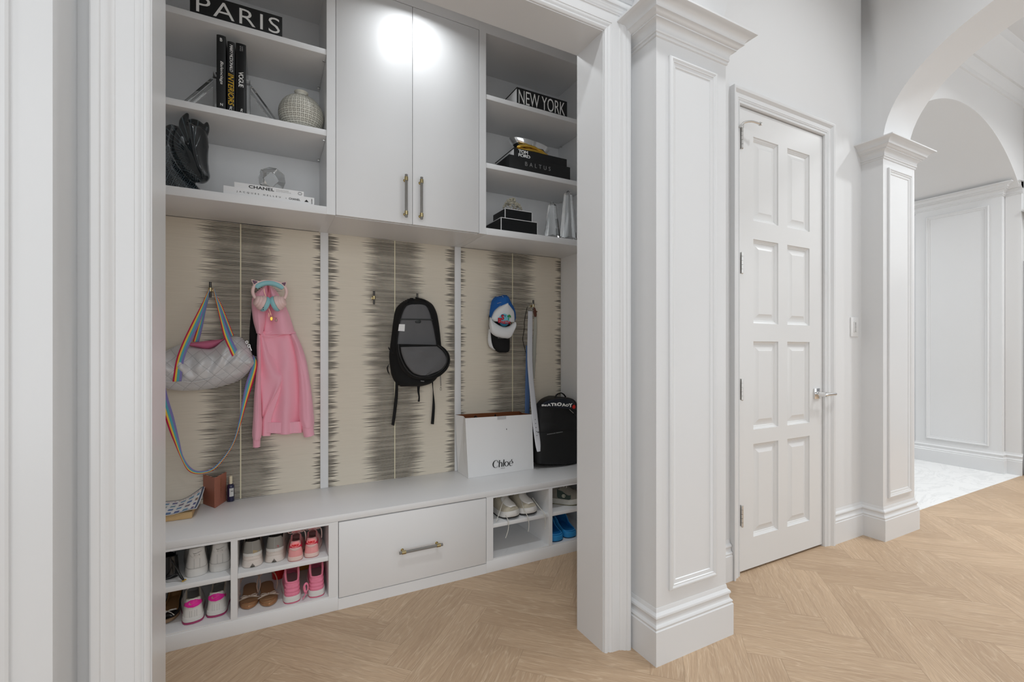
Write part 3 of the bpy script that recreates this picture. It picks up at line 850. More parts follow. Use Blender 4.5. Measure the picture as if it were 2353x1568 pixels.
for s_ in (-1, 1):
    em.rings([[Vector((.121+s_*.0030+.0052*math.cos(t)*k, -.0007, .0118+.0062*math.sin(t)*k)) for t in (math.radians(60*s_*0 + (45 if s_ < 0 else 225) + 270*i/14) for i in range(15))] for k in (.72, 1.0)], close_u=False)
build('round_emblem', em, INKK, b2, smooth=False)

# faceted crystal
cg = thing('crystal', 'faceted clear glass crystal resting on the stacked white books', 'ornament', (.014, 2.405, 1.9027))
bm = bmesh.new()
phi = (1+5**.5)/2
pts = [(x, y, z) for x in (-1,1) for y in (-1,1) for z in (-1,1)]
for a in (-1,1):
    for b_ in (-1,1): pts += [(0, a/phi, b_*phi), (a/phi, b_*phi, 0), (a*phi, 0, b_/phi)]
rot = Matrix.Rotation(math.radians(31.7), 3, 'Y') @ Matrix.Rotation(.35, 3, 'Z')
rot = Matrix.Rotation(.3, 3, 'Z') @ Matrix.Rotation(math.radians(58.28), 3, 'Y')
vs = [rot @ Vector(p) for p in pts]
mz = min(p.z for p in vs)
for p in vs: bm.verts.new((p.x*.0345, p.y*.0345, (p.z-mz)*.0332))
bmesh.ops.convex_hull(bm, input=bm.verts[:])
bmesh.ops.dissolve_limit(bm, angle_limit=.05, verts=bm.verts[:], edges=bm.edges[:])
bm.verts.index_update()
cm = MB().add([v.co for v in bm.verts], [[v.index for v in f.verts] for f in bm.faces]); bm.free()
build('gem', cm, CRYSTAL, cg, smooth=False, bev=.0006)

# right unit
ny = book_flat('black box-like book lettered with a two-word city name, alone on its shelf', 1.258, 1.6035, 2.333, 2.60, S3, 2.6795, BLKPAPER, 'dark books lying flat', WHITEPAPER)
text('lettering', 'NEW YORK', .318, .078, INKW, ny, (-.162, -.0003, .014), XP, ZP, bold=-.004, spacing=.98)
ba = thing('storage_box', 'long matt black box with thin spaced lettering under the black fashion book', 'box', (1.417, 2.333, S2))
build('body', MB().box(-.209, 0, 0, .209, .30, .0845, bev=.0012), BLKPAPER, ba)
text('lettering', 'BALTUS', .172, .0235, INKG, ba, (-.105, -.0003, .037), XP, ZP, spacing=1.75, bold=-.008)
tf = book_flat('black book with bold stacked white spine words under the silver dish', 1.246, 1.6105, 2.346, 2.60, 2.2847, 2.3365, BLKPAPER, 'dark books lying flat', WHITEPAPER)
text('lettering', 'TOM', .063, .0195, INKW, tf, (-.154, -.0003, .0265), XP, ZP, bold=.035, spacing=.88)
text('lettering', 'FORD', .079, .0195, INKW, tf, (-.154, -.0003, .0040), XP, ZP, bold=.035, spacing=.88)
ds = thing('dish', 'oval polished silver dish on a golden branch base, set on black books', 'dish', (1.412, 2.46, 2.3368))
d = MB(); rows = []
for k in range(9):
    f = k/8
    rows.append([Vector((.138*math.cos(t)*(.12+.88*f), .070*math.sin(t)*(.12+.88*f), .040 + .046*f**4.5 + .003*math.cos(2*t)*f - .012*math.cos(t)*f)) for t in (2*PI*i/40 for i in range(40))])
inner = [[p + Vector((0, 0, .003)) for p in r_] for r_ in rows]
d.rings(rows + inner[::-1], cap0=True, cap1=True)
build('bowl', d, SILVER, ds)
g = MB()
g.tube(spline([(-.118,-.062,.030),(-.07,-.078,.040),(-.01,-.078,.040),(.05,-.080,.022),(.105,-.06,.007)], 20), [.006]+[.009+.002*math.sin(i*1.7) for i in range(18)]+[.005], 9)
g.tube(spline([(-.124,-.05,.020),(-.09,-.068,.018),(-.03,-.078,.020),(.03,-.084,.016),(.08,-.078,.010)], 16), [.009,.010,.011,.011,.010,.010,.011,.011,.010,.009,.009,.008,.008,.007,.006,.004], 9)
g.tube(spline([(-.08,.05,.007),(-.02,.02,.022),(.03,.03,.026),(.09,.0,.022),(.10,-.03,.012)], 16), [.007]*16, 9)
g.tube(spline([(-.03,-.05,.034),(.0,-.02,.038),(.02,.02,.034)], 10), [.008]*10, 9)
build('branch_base', g, GOLD, ds)

def lid_box(label, x0, x1, y0, y1, z0, z1):
    r = thing('storage_box', label, 'box', ((x0+x1)/2, y0, z0), 0, 'black boxes with white edges')
    w, d_, h_ = (x1-x0)/2, y1-y0, z1-z0; e = .0026
    build('body', MB().box(-w, 0, 0, w, d_, h_), mat_box, r, smooth=False)
    t = MB()
    for x in (-w, w-e):
        t.box(x-.0006, -.0006, 0, x+e+.0006, e, h_)
    t.box(-w-.0006, -.0006, h_-e, w+.0006, e, h_+.0006).box(-w-.0006, 0, h_-e, -w+e, d_, h_+.0006).box(w-e, 0, h_-e, w+.0006, d_, h_+.0006).box(-w, d_-e, h_-e, w, d_+.0006, h_+.0006)
    build('edge_trim', t, WHITEPAPER, r, smooth=False)
    l = MB().box(-w-.0004, -.0004, h_*.62, w+.0004, d_+.0004, h_*.64)
    build('lid_seam', l, INKK, r, smooth=False)
    return r
mat_box = mat('black_lacquer', rgb(17,19,21), .3)
lid_box('larger black white-edged box at the bottom of the pair', 1.152, 1.3895, 2.325, 2.53, S1, 1.9175)
lid_box('smaller black white-edged box stacked on the larger, topped by pale flowers', 1.187, 1.3655, 2.345, 2.50, 1.9182, 1.9790)
fl = thing('flower_cluster', 'small pale cream cluster of dried flowers on the upper black box', 'flowers', (1.276, 2.42, 1.9797))
f1 = MB(); rnd = random.Random(4)
for k in range(210):
    a, e = rnd.random()*2*PI, rnd.random()**.6
    r_ = .062*e
    x, y = r_*math.cos(a), .6*r_*math.sin(a); z = .010 + (.080 if x < .01 else .066)*math.sqrt(max(0, 1-e*e))*(.75+.25*rnd.random())
    s_ = .0035 + .003*rnd.random()
    f1.lathe([(0,-s_),(s_*.8,-s_*.4),(s_,0),(s_*.7,s_*.6),(0,s_)], (x,y,z), 6)
f1.lathe([(0,0),(.03,.0),(.024,.012),(0,.02)], (0,0,0), 14)
build('blossoms', f1, mat('dried_petal', rgb(214,208,190), .8, var=.3, nscale=200), fl, merge=False)

def obelisk(label, x, y, hw, top):
    r = thing('obelisk', label, 'ornament', (x, y, S1), math.radians(14), 'clear obelisks')
    b = MB().box(-hw*1.16, -hw*1.16, 0, hw*1.16, hw*1.16, .016, bev=.001)
    build('base', b, ACRYL, r)
    q = lambda a, z: [(-a,-a,z),(a,-a,z),(a,a,z),(-a,a,z)]
    build('shaft', MB().rings([q(hw*.82,.0165), q(hw*.40,top-.022), q(.0012,top)], cap0=True, cap1=True), ACRYL, r, smooth=False, bev=.0006)
    return r
obelisk('shorter clear glass obelisk beside the white-edged black boxes', 1.523, 2.375, .043, .233)
obelisk('taller clear glass obelisk at the end of the lowest shelf', 1.640, 2.375, .046, .318)
# ---------------------------------------------------------------- things hanging on the hooks
def Zm(ox, oy, k): return lambda *p: [(ox + x/k, oy + y/k) for x, y in p]
Z4, Z5, ZB, Z6 = Zm(380, 640, 5.809), Zm(560, 630, 3.8235), Zm(830, 640, 4.3565), Zm(1100, 670, 4.02)
ZC = Zm(1110, 670, 10.45); ZH = Zm(570, 635, 12.54); Z7 = Zm(380, 620, 3.2675); ZK = Zm(1220, 890, 8.04)
def hn(u, v, s=1, k=3): return noise.noise(Vector((u*k, v*k, s*7.31)))

# silver duffel with rainbow straps
mat_zip = mat("zip_tape", rgb(34,35,36), .6)
dg = thing('duffel_bag', 'quilted silver duffel bag with rainbow webbing straps', 'bag', (-.25, 2.60, 1.0))
W = lambda mb: rel(dg, mb)
top = Z4((-260,1180),(-120,1030),(40,950),(200,885),(330,905),(480,925),(640,925),(780,815),(900,772),(1010,790),(1110,900),(1165,1030),(1185,1110))
bot = Z4((-260,1220),(-140,1400),(40,1478),(200,1500),(330,1500),(480,1490),(640,1470),(780,1435),(900,1400),(1010,1350),(1100,1270),(1160,1180),(1187,1130))
def bagfold(u, v):
    f = .017*math.sin(30*v + 7*u*(v-.45)*6 + 3*hn(u, v, 2))*math.exp(-((u-.30)/.28)**2)*(1 - abs(v-.5)*1.1)
    return f + .012*hn(u, v, 1, 6)
build('body', W(strip(top, bot, 2.672, .155, 30, 80, bagfold, back=.01, power=.5)), QUILT, dg, ang=180)
lin_ = strip(Z4((330,858),(430,850),(560,832),(690,818),(785,806)), Z4((330,905),(430,925),(560,945),(690,900),(790,820)), 2.650, .028, 10, 20, power=.5)
build('lining', W(lin_), mat('pink_lining', rgb(206,110,142), .6, nz=.3, nscale=60), dg, ang=180)
hem = [at(*p, 2.525) for p in Z4((-100,1375),(50,1385),(210,1378),(330,1390),(480,1370),(640,1325),(760,1290),(860,1235),(960,1195),(1060,1165),(1130,1150))]
bs = 2.672
hp = []
for i, p in enumerate(spline([tuple(q) for q in Z4((-60,1385),(50,1382),(210,1372),(330,1388),(480,1368),(640,1325),(760,1285),(860,1235),(960,1195),(1060,1165),(1120,1150))], 40)):
    k = i/39; hp.append(at(p.x, p.y, 2.533 + .02*k*k + (.05*max(0, k-.75)/.25)))
build('piping', W(MB().tube(hp, .0022, 6)), QUILT, dg)
def webbing(name, A, B, Y, group=None, nv=50):
    return build(name, W(strip(A, B, Y, .0016, 6, nv, power=.3)), RIBBON, dg, ang=180)
webbing('hanging_strap', Z4((585,138),(520,270),(460,390),(330,640),(218,880),(140,1100),(95,1380)), Z4((600,150),(560,280),(525,410),(440,640),(318,900),(245,1110),(215,1375)), lambda v: 2.648 - .132*min(1, v*1.25)**1.1 + .004*max(0, v-.8)/.2)
webbing('hanging_strap', Z4((598,160),(560,260),(500,420),(430,640),(365,845)), Z4((612,170),(580,270),(540,430),(500,640),(448,850)), 2.664)
webbing('hanging_strap', Z4((638,130),(665,270),(700,430),(740,610),(780,780),(860,970),(965,1195)), Z4((655,140),(695,270),(745,420),(805,610),(872,780),(960,960),(1056,1166)), lambda v: 2.648 - .120*min(1, v*1.2)**1.1 + .008*max(0, v-.8)/.2)
webbing('hanging_strap', Z4((915,765),(870,650),(820,520),(760,370),(690,240)), Z4((872,778),(825,660),(780,540),(722,390),(672,250)), 2.664)
webbing('shoulder_strap', Z7((688,690),(689,740),(660,850),(612,1000),(566,1160),(517,1300),(455,1405),(362,1506),(250,1536),(170,1510),(118,1420),(66,1300),(22,1190),(-30,1020),(-70,820)),
        Z7((660,640),(640,745),(600,870),(574,1000),(548,1150),(508,1290),(445,1395),(352,1490),(258,1514),(190,1485),(134,1400),(103,1270),(62,1100),(20,960),(-20,780)),
        lambda v: 2.60 + .055*math.sin(PI*min(1, v*1.3)), nv=110)
ck = MB()
for c, r0 in ((Z7((612,545))[0], .007), (Z7((628,572))[0], .008)):
    p = at(c[0], c[1], 2.60)
    ck.tube([p + Vector((r0*.6*math.cos(t), 0, r0*math.sin(t))) for t in (2*PI*i/14 for i in range(14))], .0014, 6, closed=True)
p = at(*Z7((640,590))[0], 2.60); ck.tube([p + Vector((-.004,0,.012)), p, p + Vector((.004,0,-.012))], .002, 6)
build('strap_clip', W(ck), NICKEL, dg)

# dark garment behind the hoodie
tag(build('black_garment', strip(Z5((72,290),(58,400),(50,520),(50,640),(58,700)), Z5((200,290),(200,420),(200,560),(200,680),(200,760)), 2.6872, .004, 8, 20), BLACK, ang=180), 'narrow strip of black clothing showing behind the left edge of the pink hoodie', 'clothing')

# pink hoodie
hd = thing('hoodie', 'pink hooded sweatshirt hanging by its hood', 'hoodie', (.06, 2.65, .75))
W = lambda mb: rel(hd, mb)
torso = strip(Z5((140,505),(128,560),(120,640),(118,760),(130,900),(150,1100),(165,1280),(168,1400)), Z5((455,505),(470,560),(490,660),(505,800),(510,950),(512,1120),(514,1280),(516,1392)), 2.672, .040, 34, 70,
    lambda u, v: .016*math.sin(10*u + 2.2*v)*(.35+v) + .014*hn(u, v, 3, 4), power=.5)
build('body', W(torso), PINKF, hd, ang=180)
flap = strip(Z5((135,500),(128,620),(125,760),(130,900),(150,1080),(163,1250)), Z5((180,520),(215,610),(262,720),(318,850),(352,925),(170,1252)), 2.648, .026, 22, 50, lambda u, v: .009*math.sin(7*u - 5*v) + .008*hn(u, v, 5, 4), power=.45)
build('folded_panel', W(flap), PINKF, hd, ang=180)
flap2 = strip(Z5((320,965),(250,1060),(190,1180),(162,1270),(160,1360),(158,1418)), Z5((336,975),(318,1060),(288,1150),(255,1255),(245,1340),(236,1420)), 2.652, .022, 14, 30, lambda u, v: .004*math.sin(8*u), power=.5)
build('folded_panel', W(flap2), PINKF, hd, ang=180)
hem_ = strip(Z5((160,1300),(163,1350),(166,1390)), Z5((514,1292),(515,1345),(512,1392)), 2.660, .036, 40, 10, lambda u, v: .0016*math.sin(u*150), power=.3)
build('waistband', W(hem_), PINKF, hd, ang=180)
sl = strip(Z5((120,520),(114,640),(116,780),(106,900),(92,1060),(84,1240),(74,1400),(80,1450)), Z5((150,540),(158,680),(156,820),(154,960),(156,1120),(163,1290),(160,1400),(148,1450)), 2.640, .040, 18, 60, lambda u, v: .006*hn(u, v, 8, 5), power=.6)
build('sleeve', W(sl), PINKF, hd, ang=180)
cf = strip(Z5((80,1440),(81,1490),(80,1522)), Z5((148,1440),(146,1480),(145,1516)), 2.640, .028, 24, 10, lambda u, v: .0014*math.sin(u*90), power=.5)
build('cuff', W(cf), PINKF, hd, ang=180)
sr = strip(Z5((395,540),(430,620),(448,700),(465,800),(480,920),(484,1060),(482,1200),(486,1270),(510,1345)), Z5((455,520),(505,620),(548,750),(570,860),(590,990),(605,1120),(616,1240),(620,1310),(612,1345)), 2.655, .050, 20, 60, lambda u, v: .006*hn(u, v, 9, 4) + .004*math.sin(5*u+6*v), power=.55)
build('sleeve', W(sr), PINKF, hd, ang=180)
cf = strip(Z5((508,1335),(520,1390),(528,1432)), Z5((612,1330),(617,1380),(622,1408)), 2.650, .040, 24, 10, lambda u, v: .0014*math.sin(u*90), power=.5)
build('cuff', W(cf), PINKF, hd, ang=180)
hl = strip(Z5((205,97),(140,135),(88,185),(70,240),(73,330),(85,420),(104,490),(112,522)), Z5((212,97),(214,140),(212,190),(208,240),(200,330),(190,420),(176,490),(165,535)), 2.650, .045, 18, 50, lambda u, v: .006*hn(u, v, 11, 4), power=.5)
build('hood', W(hl), PINKF, hd, ang=180)
hr = strip(Z5((212,97),(216,140),(212,190),(206,240),(198,330),(188,420),(178,480),(172,535)), Z5((220,97),(270,130),(322,200),(372,290),(402,360),(428,440),(446,500),(456,530)), 2.652, .038, 26, 50,
    lambda u, v: -.020*math.exp(-((u-.12-.1*v)/.10)**2)*math.sin(PI*min(1, v*1.05)) + .012*math.sin(6*u-3*v) + .006*hn(u, v, 12, 4), power=.45)
build('hood', W(hr), PINKF, hd, ang=180)
sp_ = [at(p.x, p.y, 2.618) for p in spline(Z5((168,545),(210,550),(270,545),(340,530),(400,520),(455,515)), 20)]
build('neck_seam', W(MB().tube(sp_, .0022, 6)), PINKF, hd)

# necklace over the hood
nk = thing('necklace', 'thin gold chain necklace with two charms draped over the pink hood', 'necklace', (.02, 2.58, 1.36))
W = lambda mb: rel(nk, mb)
gp = mat('pearl_gold', (.75,.55,.33,1), .3, metal=.8)
for pts in (((450,330),(462,400),(480,480),(520,600),(555,720),(585,880),(630,1010),(665,1130)), ((690,1130),(760,1190),(815,1200)), ((595,1060),(605,1120),(600,1180))):
    build('chain', W(MB().tube(spline([tuple(at(*ZH(q)[0], 2.600)) for q in pts], 30), .0013, 6)), gp, nk)
ch = MB(); c = at(*ZH((672,1225))[0], 2.598); ch.lathe([(0,-.0022),(.0065,-.0018),(.0078,0),(.0065,.0018),(0,.0022)], c, 18, axis='y'); ch.xf(Matrix.Translation(c) @ Matrix.Diagonal((.85,1,1.35,1)) @ Matrix.Translation(-c))
build('charm', W(ch), GOLD, nk)
ch = MB(); c = at(*ZH((812,1270))[0], 2.598); ch.lathe([(0,-.009),(.005,-.006),(.0068,0),(.005,.006),(0,.009)], c, 14); ch.tube([c+Vector((0,0,.008)), c+Vector((.003,0,.013))], .002, 6)
build('charm', W(ch), mat('pink_stone', rgb(222,176,178), .15, trans=.3), nk)

# cat-ear headphones
hp_ = thing('headphones', 'pink and mint cat-ear headphones worn over the pink hood', 'headphones', (.01, 2.57, 1.45))
W = lambda mb: rel(hp_, mb)
PKP = mat('pale_pink_plastic', rgb(238,206,202), .35); MINT = mat('mint_cushion', rgb(150,205,212), .55)
Yh = 2.565
band = [at(p.x, p.y, Yh) for p in spline(ZH((215,640),(165,560),(135,450),(150,350),(200,260),(300,190),(430,155),(600,150),(760,165),(900,200),(1010,260),(1085,350),(1110,450),(1090,560),(1045,650)), 50)]
build('band', W(MB().tube(band, .0075, 12, flat=1.0)), PKP, hp_)
pad = [at(p.x, p.y, Yh) for p in spline(ZH((235,335),(300,270),(400,225),(500,200),(600,195),(720,208),(830,245),(930,295),(1010,355)), 36)]
build('cushion_pad', W(MB().tube(pad, [.0085+.0042*min(1, math.sin(PI*i/35)*3) for i in range(36)], 14)), MINT, hp_)
EARK = mat('dark_violet_panel', rgb(58,40,66), .3); EARM = mat('magenta_panel', rgb(110,24,72), .3)
for tri in ((((75,85),(345,155),(165,285))), ((1125,150),(905,190),(1075,335))):
    w3 = [at(*ZH(q)[0], Yh) for q in tri]
    cen = sum(w3, Vector())/3
    def ring(k, y): return [cen + (q-cen)*k + Vector((0, y, 0)) for q in w3]
    def rnd_tri(k, y, n=6):
        R = ring(k, y); out = []
        for i in range(3):
            a, b_, c_ = R[i-1], R[i], R[(i+1) % 3]
            for t in range(n):
                f = t/(n-1); p1 = b_.lerp(a, .22); p2 = b_.lerp(c_, .22)
                out.append((p1*(1-f)+b_*f)*(1-f) + (b_*(1-f)+p2*f)*f)
        return out
    build('cat_ear', W(MB().rings([rnd_tri(.9,.007), rnd_tri(1.0,.004), rnd_tri(1.0,-.005), rnd_tri(.9,-.0075)], cap0=True, cap1=True)), PKP, hp_, ang=60)
    build('ear_panel', W(MB().rings([rnd_tri(.66,-.0070), rnd_tri(.62,-.0090)], cap1=True)), EARK, hp_)
    build('ear_light', W(MB().rings([rnd_tri(.36,-.0088), rnd_tri(.34,-.0100)], cap1=True)), EARM, hp_)
for s_, c0, tilt in ((1, (400,770), .38), (-1, (870,770), -.38)):
    c = at(*ZH(c0)[0], Yh - .004); M3 = Matrix.Translation(c) @ Matrix.Rotation(tilt, 4, 'Y') @ Matrix.Rotation(s_*.30, 4, 'Z')
    sx = lambda prof: [(r_, s_*x) for r_, x in prof]
    sh = MB().lathe(sx([(0,-.034),(.019,-.033),(.023,-.030),(.025,-.024),(.0255,-.022),(.028,-.0215),(.0305,-.018),(.031,-.012),(.0335,-.010),(.0365,-.006),(.037,.004),(.034,.006),(0,.006)]), (0,0,0), 32, axis='x').xf(M3)
    build('ear_cup', W(sh), PKP, hp_)
    cu = MB().lathe(sx([(.020,.006),(.036,.006),(.0385,.011),(.0375,.020),(.033,.026),(.026,.027),(.020,.024),(.018,.016)]), (0,0,0), 36, axis='x').xf(M3)
    build('ear_cushion', W(cu), MINT, hp_)
    if s_ == 1:
        pt = MB()
        for a in (-.25, .25): pt.lathe([(0,-.0380),(.0022,-.0378),(.0022,-.036)], (-.004, 0, 0), 10, axis='y').xf(Matrix.Identity(4))
        q = MB()
        for a in ((438,905),(440,960)):
            w_ = at(*ZH(a)[0], Yh - .036); q.lathe([(0,-.001),(.0022,0),(0,.001)], w_, 10, axis='y')
        build('control_buttons', W(q), INKK, hp_)

# open black backpack
bp = thing('backpack', 'black backpack hanging open, grey lining and fallen front flap showing', 'backpack', (.76, 2.62, 1.1))
W = lambda mb: rel(bp, mb)
GREYL = mat('grey_lining', rgb(96,96,98), .75, nz=.35, nscale=40)
body = strip(ZB((470,205),(400,245),(345,310),(322,420),(305,560),(290,680),(280,780),(292,900),(305,970),(340,1040),(400,1085)), ZB((620,205),(700,260),(748,340),(772,440),(790,560),(800,660),(815,780),(800,900),(760,990),(690,1050),(600,1080)), 2.684, .105, 26, 60, lambda u, v: .008*hn(u, v, 21, 5), power=.5, edge=1)
build('body', W(body), BLACK, bp, ang=180)
ln = strip(ZB((500,262),(455,275),(420,330),(395,410),(378,500),(365,590),(358,680),(390,705)), ZB((610,262),(650,275),(682,330),(706,410),(728,500),(745,590),(758,660),(745,690)), 2.574, .012, 20, 50, lambda u, v: -.007*math.sin(PI*u)*v + .003*hn(u, v, 22, 5) + (.004*math.exp(-((v-.45)/.012)**2)), power=.5)
build('back_lining', W(ln), GREYL, bp, ang=180)
for A in (((500,258),(450,270),(412,330),(385,420),(370,520),(358,620),(355,690)), ((612,258),(655,268),(692,330),(716,420),(738,520),(755,620),(765,680))):
    build('zip_edge', W(MB().tube([at(p.x, p.y, 2.572) for p in spline(ZB(*A), 30)], .0042, 8)), BLACK, bp)
pk = strip(ZB((392,402),(391,408),(390,416)), ZB((714,408),(715,414),(716,422)), 2.566, .004, 20, 6, power=.2); 
build('pocket_edge', W(pk), mat('dark_binding', rgb(48,50,50), .7), bp, ang=180)
lt = strip(ZB((525,412),(535,430),(545,446)), ZB((608,415),(600,432),(592,448)), 2.565, .004, 8, 6, power=.2)
build('pocket_tab', W(lt), mat('dark_binding2', rgb(44,48,48), .5), bp, ang=180)
tg = MB(); c = [at(*ZB(q)[0], 2.564) for q in ((380,458),(438,460),(434,530),(370,526))]
tg.add(c + [p + Vector((0,.0012,0)) for p in c], [(0,1,2,3),(7,6,5,4),(0,4,5,1),(1,5,6,2),(2,6,7,3),(3,7,4,0)])
build('care_label', W(tg), WHITEPAPER, bp, smooth=False)
flo = strip(ZB((360,655),(355,720),(362,790),(385,870),(430,940),(500,995),(590,1010)), ZB((775,665),(850,720),(888,790),(885,860),(845,930),(770,985),(660,1010)), 2.575, .055, 24, 50, lambda u, v: .006*hn(u, v, 23, 5), power=.45, edge=1)
build('front_flap', W(flo), BLACK, bp, ang=180)
fli = strip(ZB((395,688),(402,740),(425,810),(462,880),(520,945),(590,972)), ZB((758,680),(818,730),(852,790),(850,850),(790,920),(665,970)), 2.522, .016, 24, 50, lambda u, v: .006*hn(u, v, 24, 5) + .004*math.sin(12*u+9*v)*u, power=.5)
build('flap_lining', W(fli), GREYL, bp, ang=180)
for off in (0, 24):
    pts = ZB((372-off*.3,660),(380-off*.6,740),(405-off*.8,820),(450-off*.6,905),(520-off*.2,968),(600,988+off*.5),(700+off*.3,972+off*.5),(790+off*.6,930+off*.3),(850+off*.7,860),(858+off*.9,780),(820+off*.9,715),(765+off*.6,668))
    build('zip_track', W(MB().tube([at(p.x, p.y, 2.522+off*.0006) for p in spline(pts, 60)], .0034 if off == 0 else .0042, 8)), mat_zip if off == 0 else BLACK, bp)
build('hanging_loop', W(MB().tube([at(p.x, p.y, 2.59 + .03*abs(math.sin(i*.1))) for i, p in enumerate(spline(ZB((455,262),(470,222),(510,205),(545,235),(590,268),(630,275),(655,255),(640,225),(585,205),(545,195)), 40))], .0052, 8)), BLACK, bp)
def bstrap(name, A, B, Y): return build(name, W(strip(A, B, Y, .0025, 6, 30, power=.3)), BLACK, bp, ang=180)
bstrap('strap', ZB((345,1030),(335,1180),(320,1330),(303,1470)), ZB((370,1030),(367,1180),(352,1330),(333,1472)), 2.66)
bstrap('strap', ZB((560,1070),(562,1130),(572,1190),(565,1236)), ZB((590,1070),(584,1130),(588,1190),(586,1236)), 2.64)
bstrap('strap', ZB((706,1030),(716,1130),(712,1280),(697,1458)), ZB((720,1030),(722,1110),(738,1280),(728,1462)), 2.66)
bstrap('side_loop', ZB((262,880),(255,900),(265,940),(290,975)), ZB((285,850),(270,895),(278,940),(292,985)), 2.64)
bstrap('side_loop', ZB((268,690),(285,725),(320,755)), ZB((276,685),(295,715),(322,742)), 2.59)
zp = MB(); zp.tube([at(*ZB(q)[0], 2.57) for q in ((793,965),(795,1020),(797,1078))], .0028, 8)
c = at(*ZB((797,1108))[0], 2.57); zp.tube([c + Vector((.0045*math.cos(t), 0, .0085*math.sin(t))) for t in (2*PI*i/14 for i in range(14))], .0011, 6, closed=True)
zp.lathe([(0,-.003),(.003,0),(0,.003)], c + Vector((0,0,.011)), 8)
build('zip_pull', W(zp), mat('gunmetal', rgb(120,116,110), .35, metal=.7), bp)
lg = strip(ZB((594,1022),(596,1033)), ZB((632,1026),(631,1037)), 2.567, .003, 6, 5, power=.2)
build('brand_patch', W(lg), mat('grey_patch', rgb(120,120,122), .6), bp, ang=180)

# caps
mat_seam = mat('seam_thread', rgb(150,158,176), .7)
cp = thing('baseball_cap', 'blue and white cap with a round palm badge, hung over another cap', 'cap', (1.28, 2.57, 1.36))
W = lambda mb: rel(cp, mb)
BLUE = mat('blue_mesh', rgb(22,92,168), .8, nz=.6, nscale=700); CAPW = mat('white_twill', rgb(226,227,228), .8, nz=.3, nscale=600)
cr = strip(ZC((290,130),(215,215),(185,330),(165,450),(155,540),(160,610),(195,690)), ZC((520,92),(590,190),(650,300),(715,400),(750,500),(758,620),(755,730)), 2.630, .085, 26, 40, lambda u, v: -.012*math.exp(-((u-.33)/.10)**2)*math.exp(-(v/.3)**2), power=.5, edge=1)
build('crown', W(cr), BLUE, cp, ang=180)
build('crown_loop', W(strip(ZC((290,128),(330,125),(370,140),(400,122),(440,100),(480,86)), ZC((230,230),(290,250),(370,250),(440,240),(500,230),(560,200)), 2.628, .05, 10, 24)), BLUE, cp, ang=180)
fr = strip(ZC((532,292),(420,350),(330,420),(270,490),(225,590),(200,650),(218,682),(262,720)), ZC((545,292),(610,335),(660,385),(705,440),(738,500),(752,600),(754,700),(750,740)), 2.566, .038, 26, 40, power=.5)
build('front_panel', W(fr), CAPW, cp, ang=180)
for A in (((532,285),(420,345),(325,415),(262,488),(218,585),(196,652)), ((545,285),(612,330),(665,382),(712,440),(742,505)), ((525,270),(510,200),(465,100)), ((525,275),(430,265),(340,290)), ((545,262),(600,285),(650,300))):
    build('seam', W(MB().tube([at(p.x, p.y, 2.560) for p in spline(ZC(*A), 16)], .0016, 6)), mat_seam, cp)
br = strip(ZC((160,620),(150,720),(152,820),(165,920),(200,1000),(260,1055),(350,1095)), ZC((758,700),(752,780),(742,870),(722,960),(695,1040),(650,1095),(590,1125)), 2.562, .028, 26, 34, lambda u, v: .022*math.sin(PI*v)*math.sin(PI*u), power=.4)
br2 = strip(ZC((160,618),(205,690),(290,760),(400,820),(520,850),(640,825),(755,725)), ZC((152,840),(190,985),(290,1070),(400,1105),(520,1125),(640,1112),(730,930)), 2.560, .030, 20, 50, power=.35)
build('brim', W(br2), CAPW, cp, ang=180)
oc = at(*ZC((500,688))[0], 2.520); PX = at(*ZC((501,688))[0], 2.520).x - oc.x
def disc(cx_, cz_, rx, rz, y, a0=0, a1=360, n=28):
    ps = [Vector((oc.x + (cx_-500)*PX + rx*PX*math.cos(math.radians(a0+(a1-a0)*i/n)), y, oc.z - (cz_-688)*PX + rz*PX*math.sin(math.radians(a0+(a1-a0)*i/n)))) for i in range(n+1)]
    return MB().add([p for p in ps] , [tuple(range(n+1))])
build('badge', W(disc(505,688,128,136,2.5185)), mat('badge_sky', rgb(120,196,214), .7), cp, smooth=False)
build('badge_sea', W(disc(505,688,128,136,2.5180,205,335)), mat('badge_sea', rgb(26,110,140), .7), cp, smooth=False)
RED = mat('red_stitch', rgb(205,28,36), .7); NAVY = mat('navy_stitch', rgb(30,34,90), .7); PALM = mat('palm_green', rgb(30,140,66), .7)
o0 = Vector(cp.location)
def cw(x, y, yy=2.5172): return Vector((oc.x + (x-500)*PX, yy, oc.z - (y-688)*PX)) - o0
for q, m_, k_ in ((cw(428,688,2.5174), NAVY, 1.0), (cw(436,682), RED, .86)):
    text('badge_lettering', 'S', 100*PX*k_*.75, 120*PX*k_, m_, cp, q, XP, ZP, bold=.045)
text('badge_lettering', 'T', 40*PX, 42*PX, NAVY, cp, cw(505,628), XP, ZP, bold=.02)
for q, m_, k_ in ((cw(354,756,2.5174), NAVY, 1.0), (cw(360,750), RED, .9)):
    text('badge_lettering', 'B', 92*PX*k_, 112*PX*k_, m_, cp, q, XP, ZP, bold=.04)
text('badge_lettering', 'ARTH', 205*PX, 72*PX, RED, cp, cw(440,772), XP, ZP, bold=.03, spacing=.95)
pm = MB()
for a in (200, 165, 130, 100, 65, 30, -5, -40):
    t = math.radians(a); c = cw(625,600,2.5170)+o0
    tip = c + Vector((58*PX*math.cos(t), 0, 48*PX*math.sin(t) - 12*PX*abs(math.cos(t))))
    nrm = Vector((-math.sin(t), 0, math.cos(t)))*9*PX
    pm.add([c, (c+tip)/2+nrm, tip, (c+tip)/2-nrm], [(0,1,2,3)])
pm.add([cw(612,610,2.517)+o0, cw(630,610,2.517)+o0, cw(610,690,2.517)+o0, cw(595,690,2.517)+o0], [(0,1,2,3)])
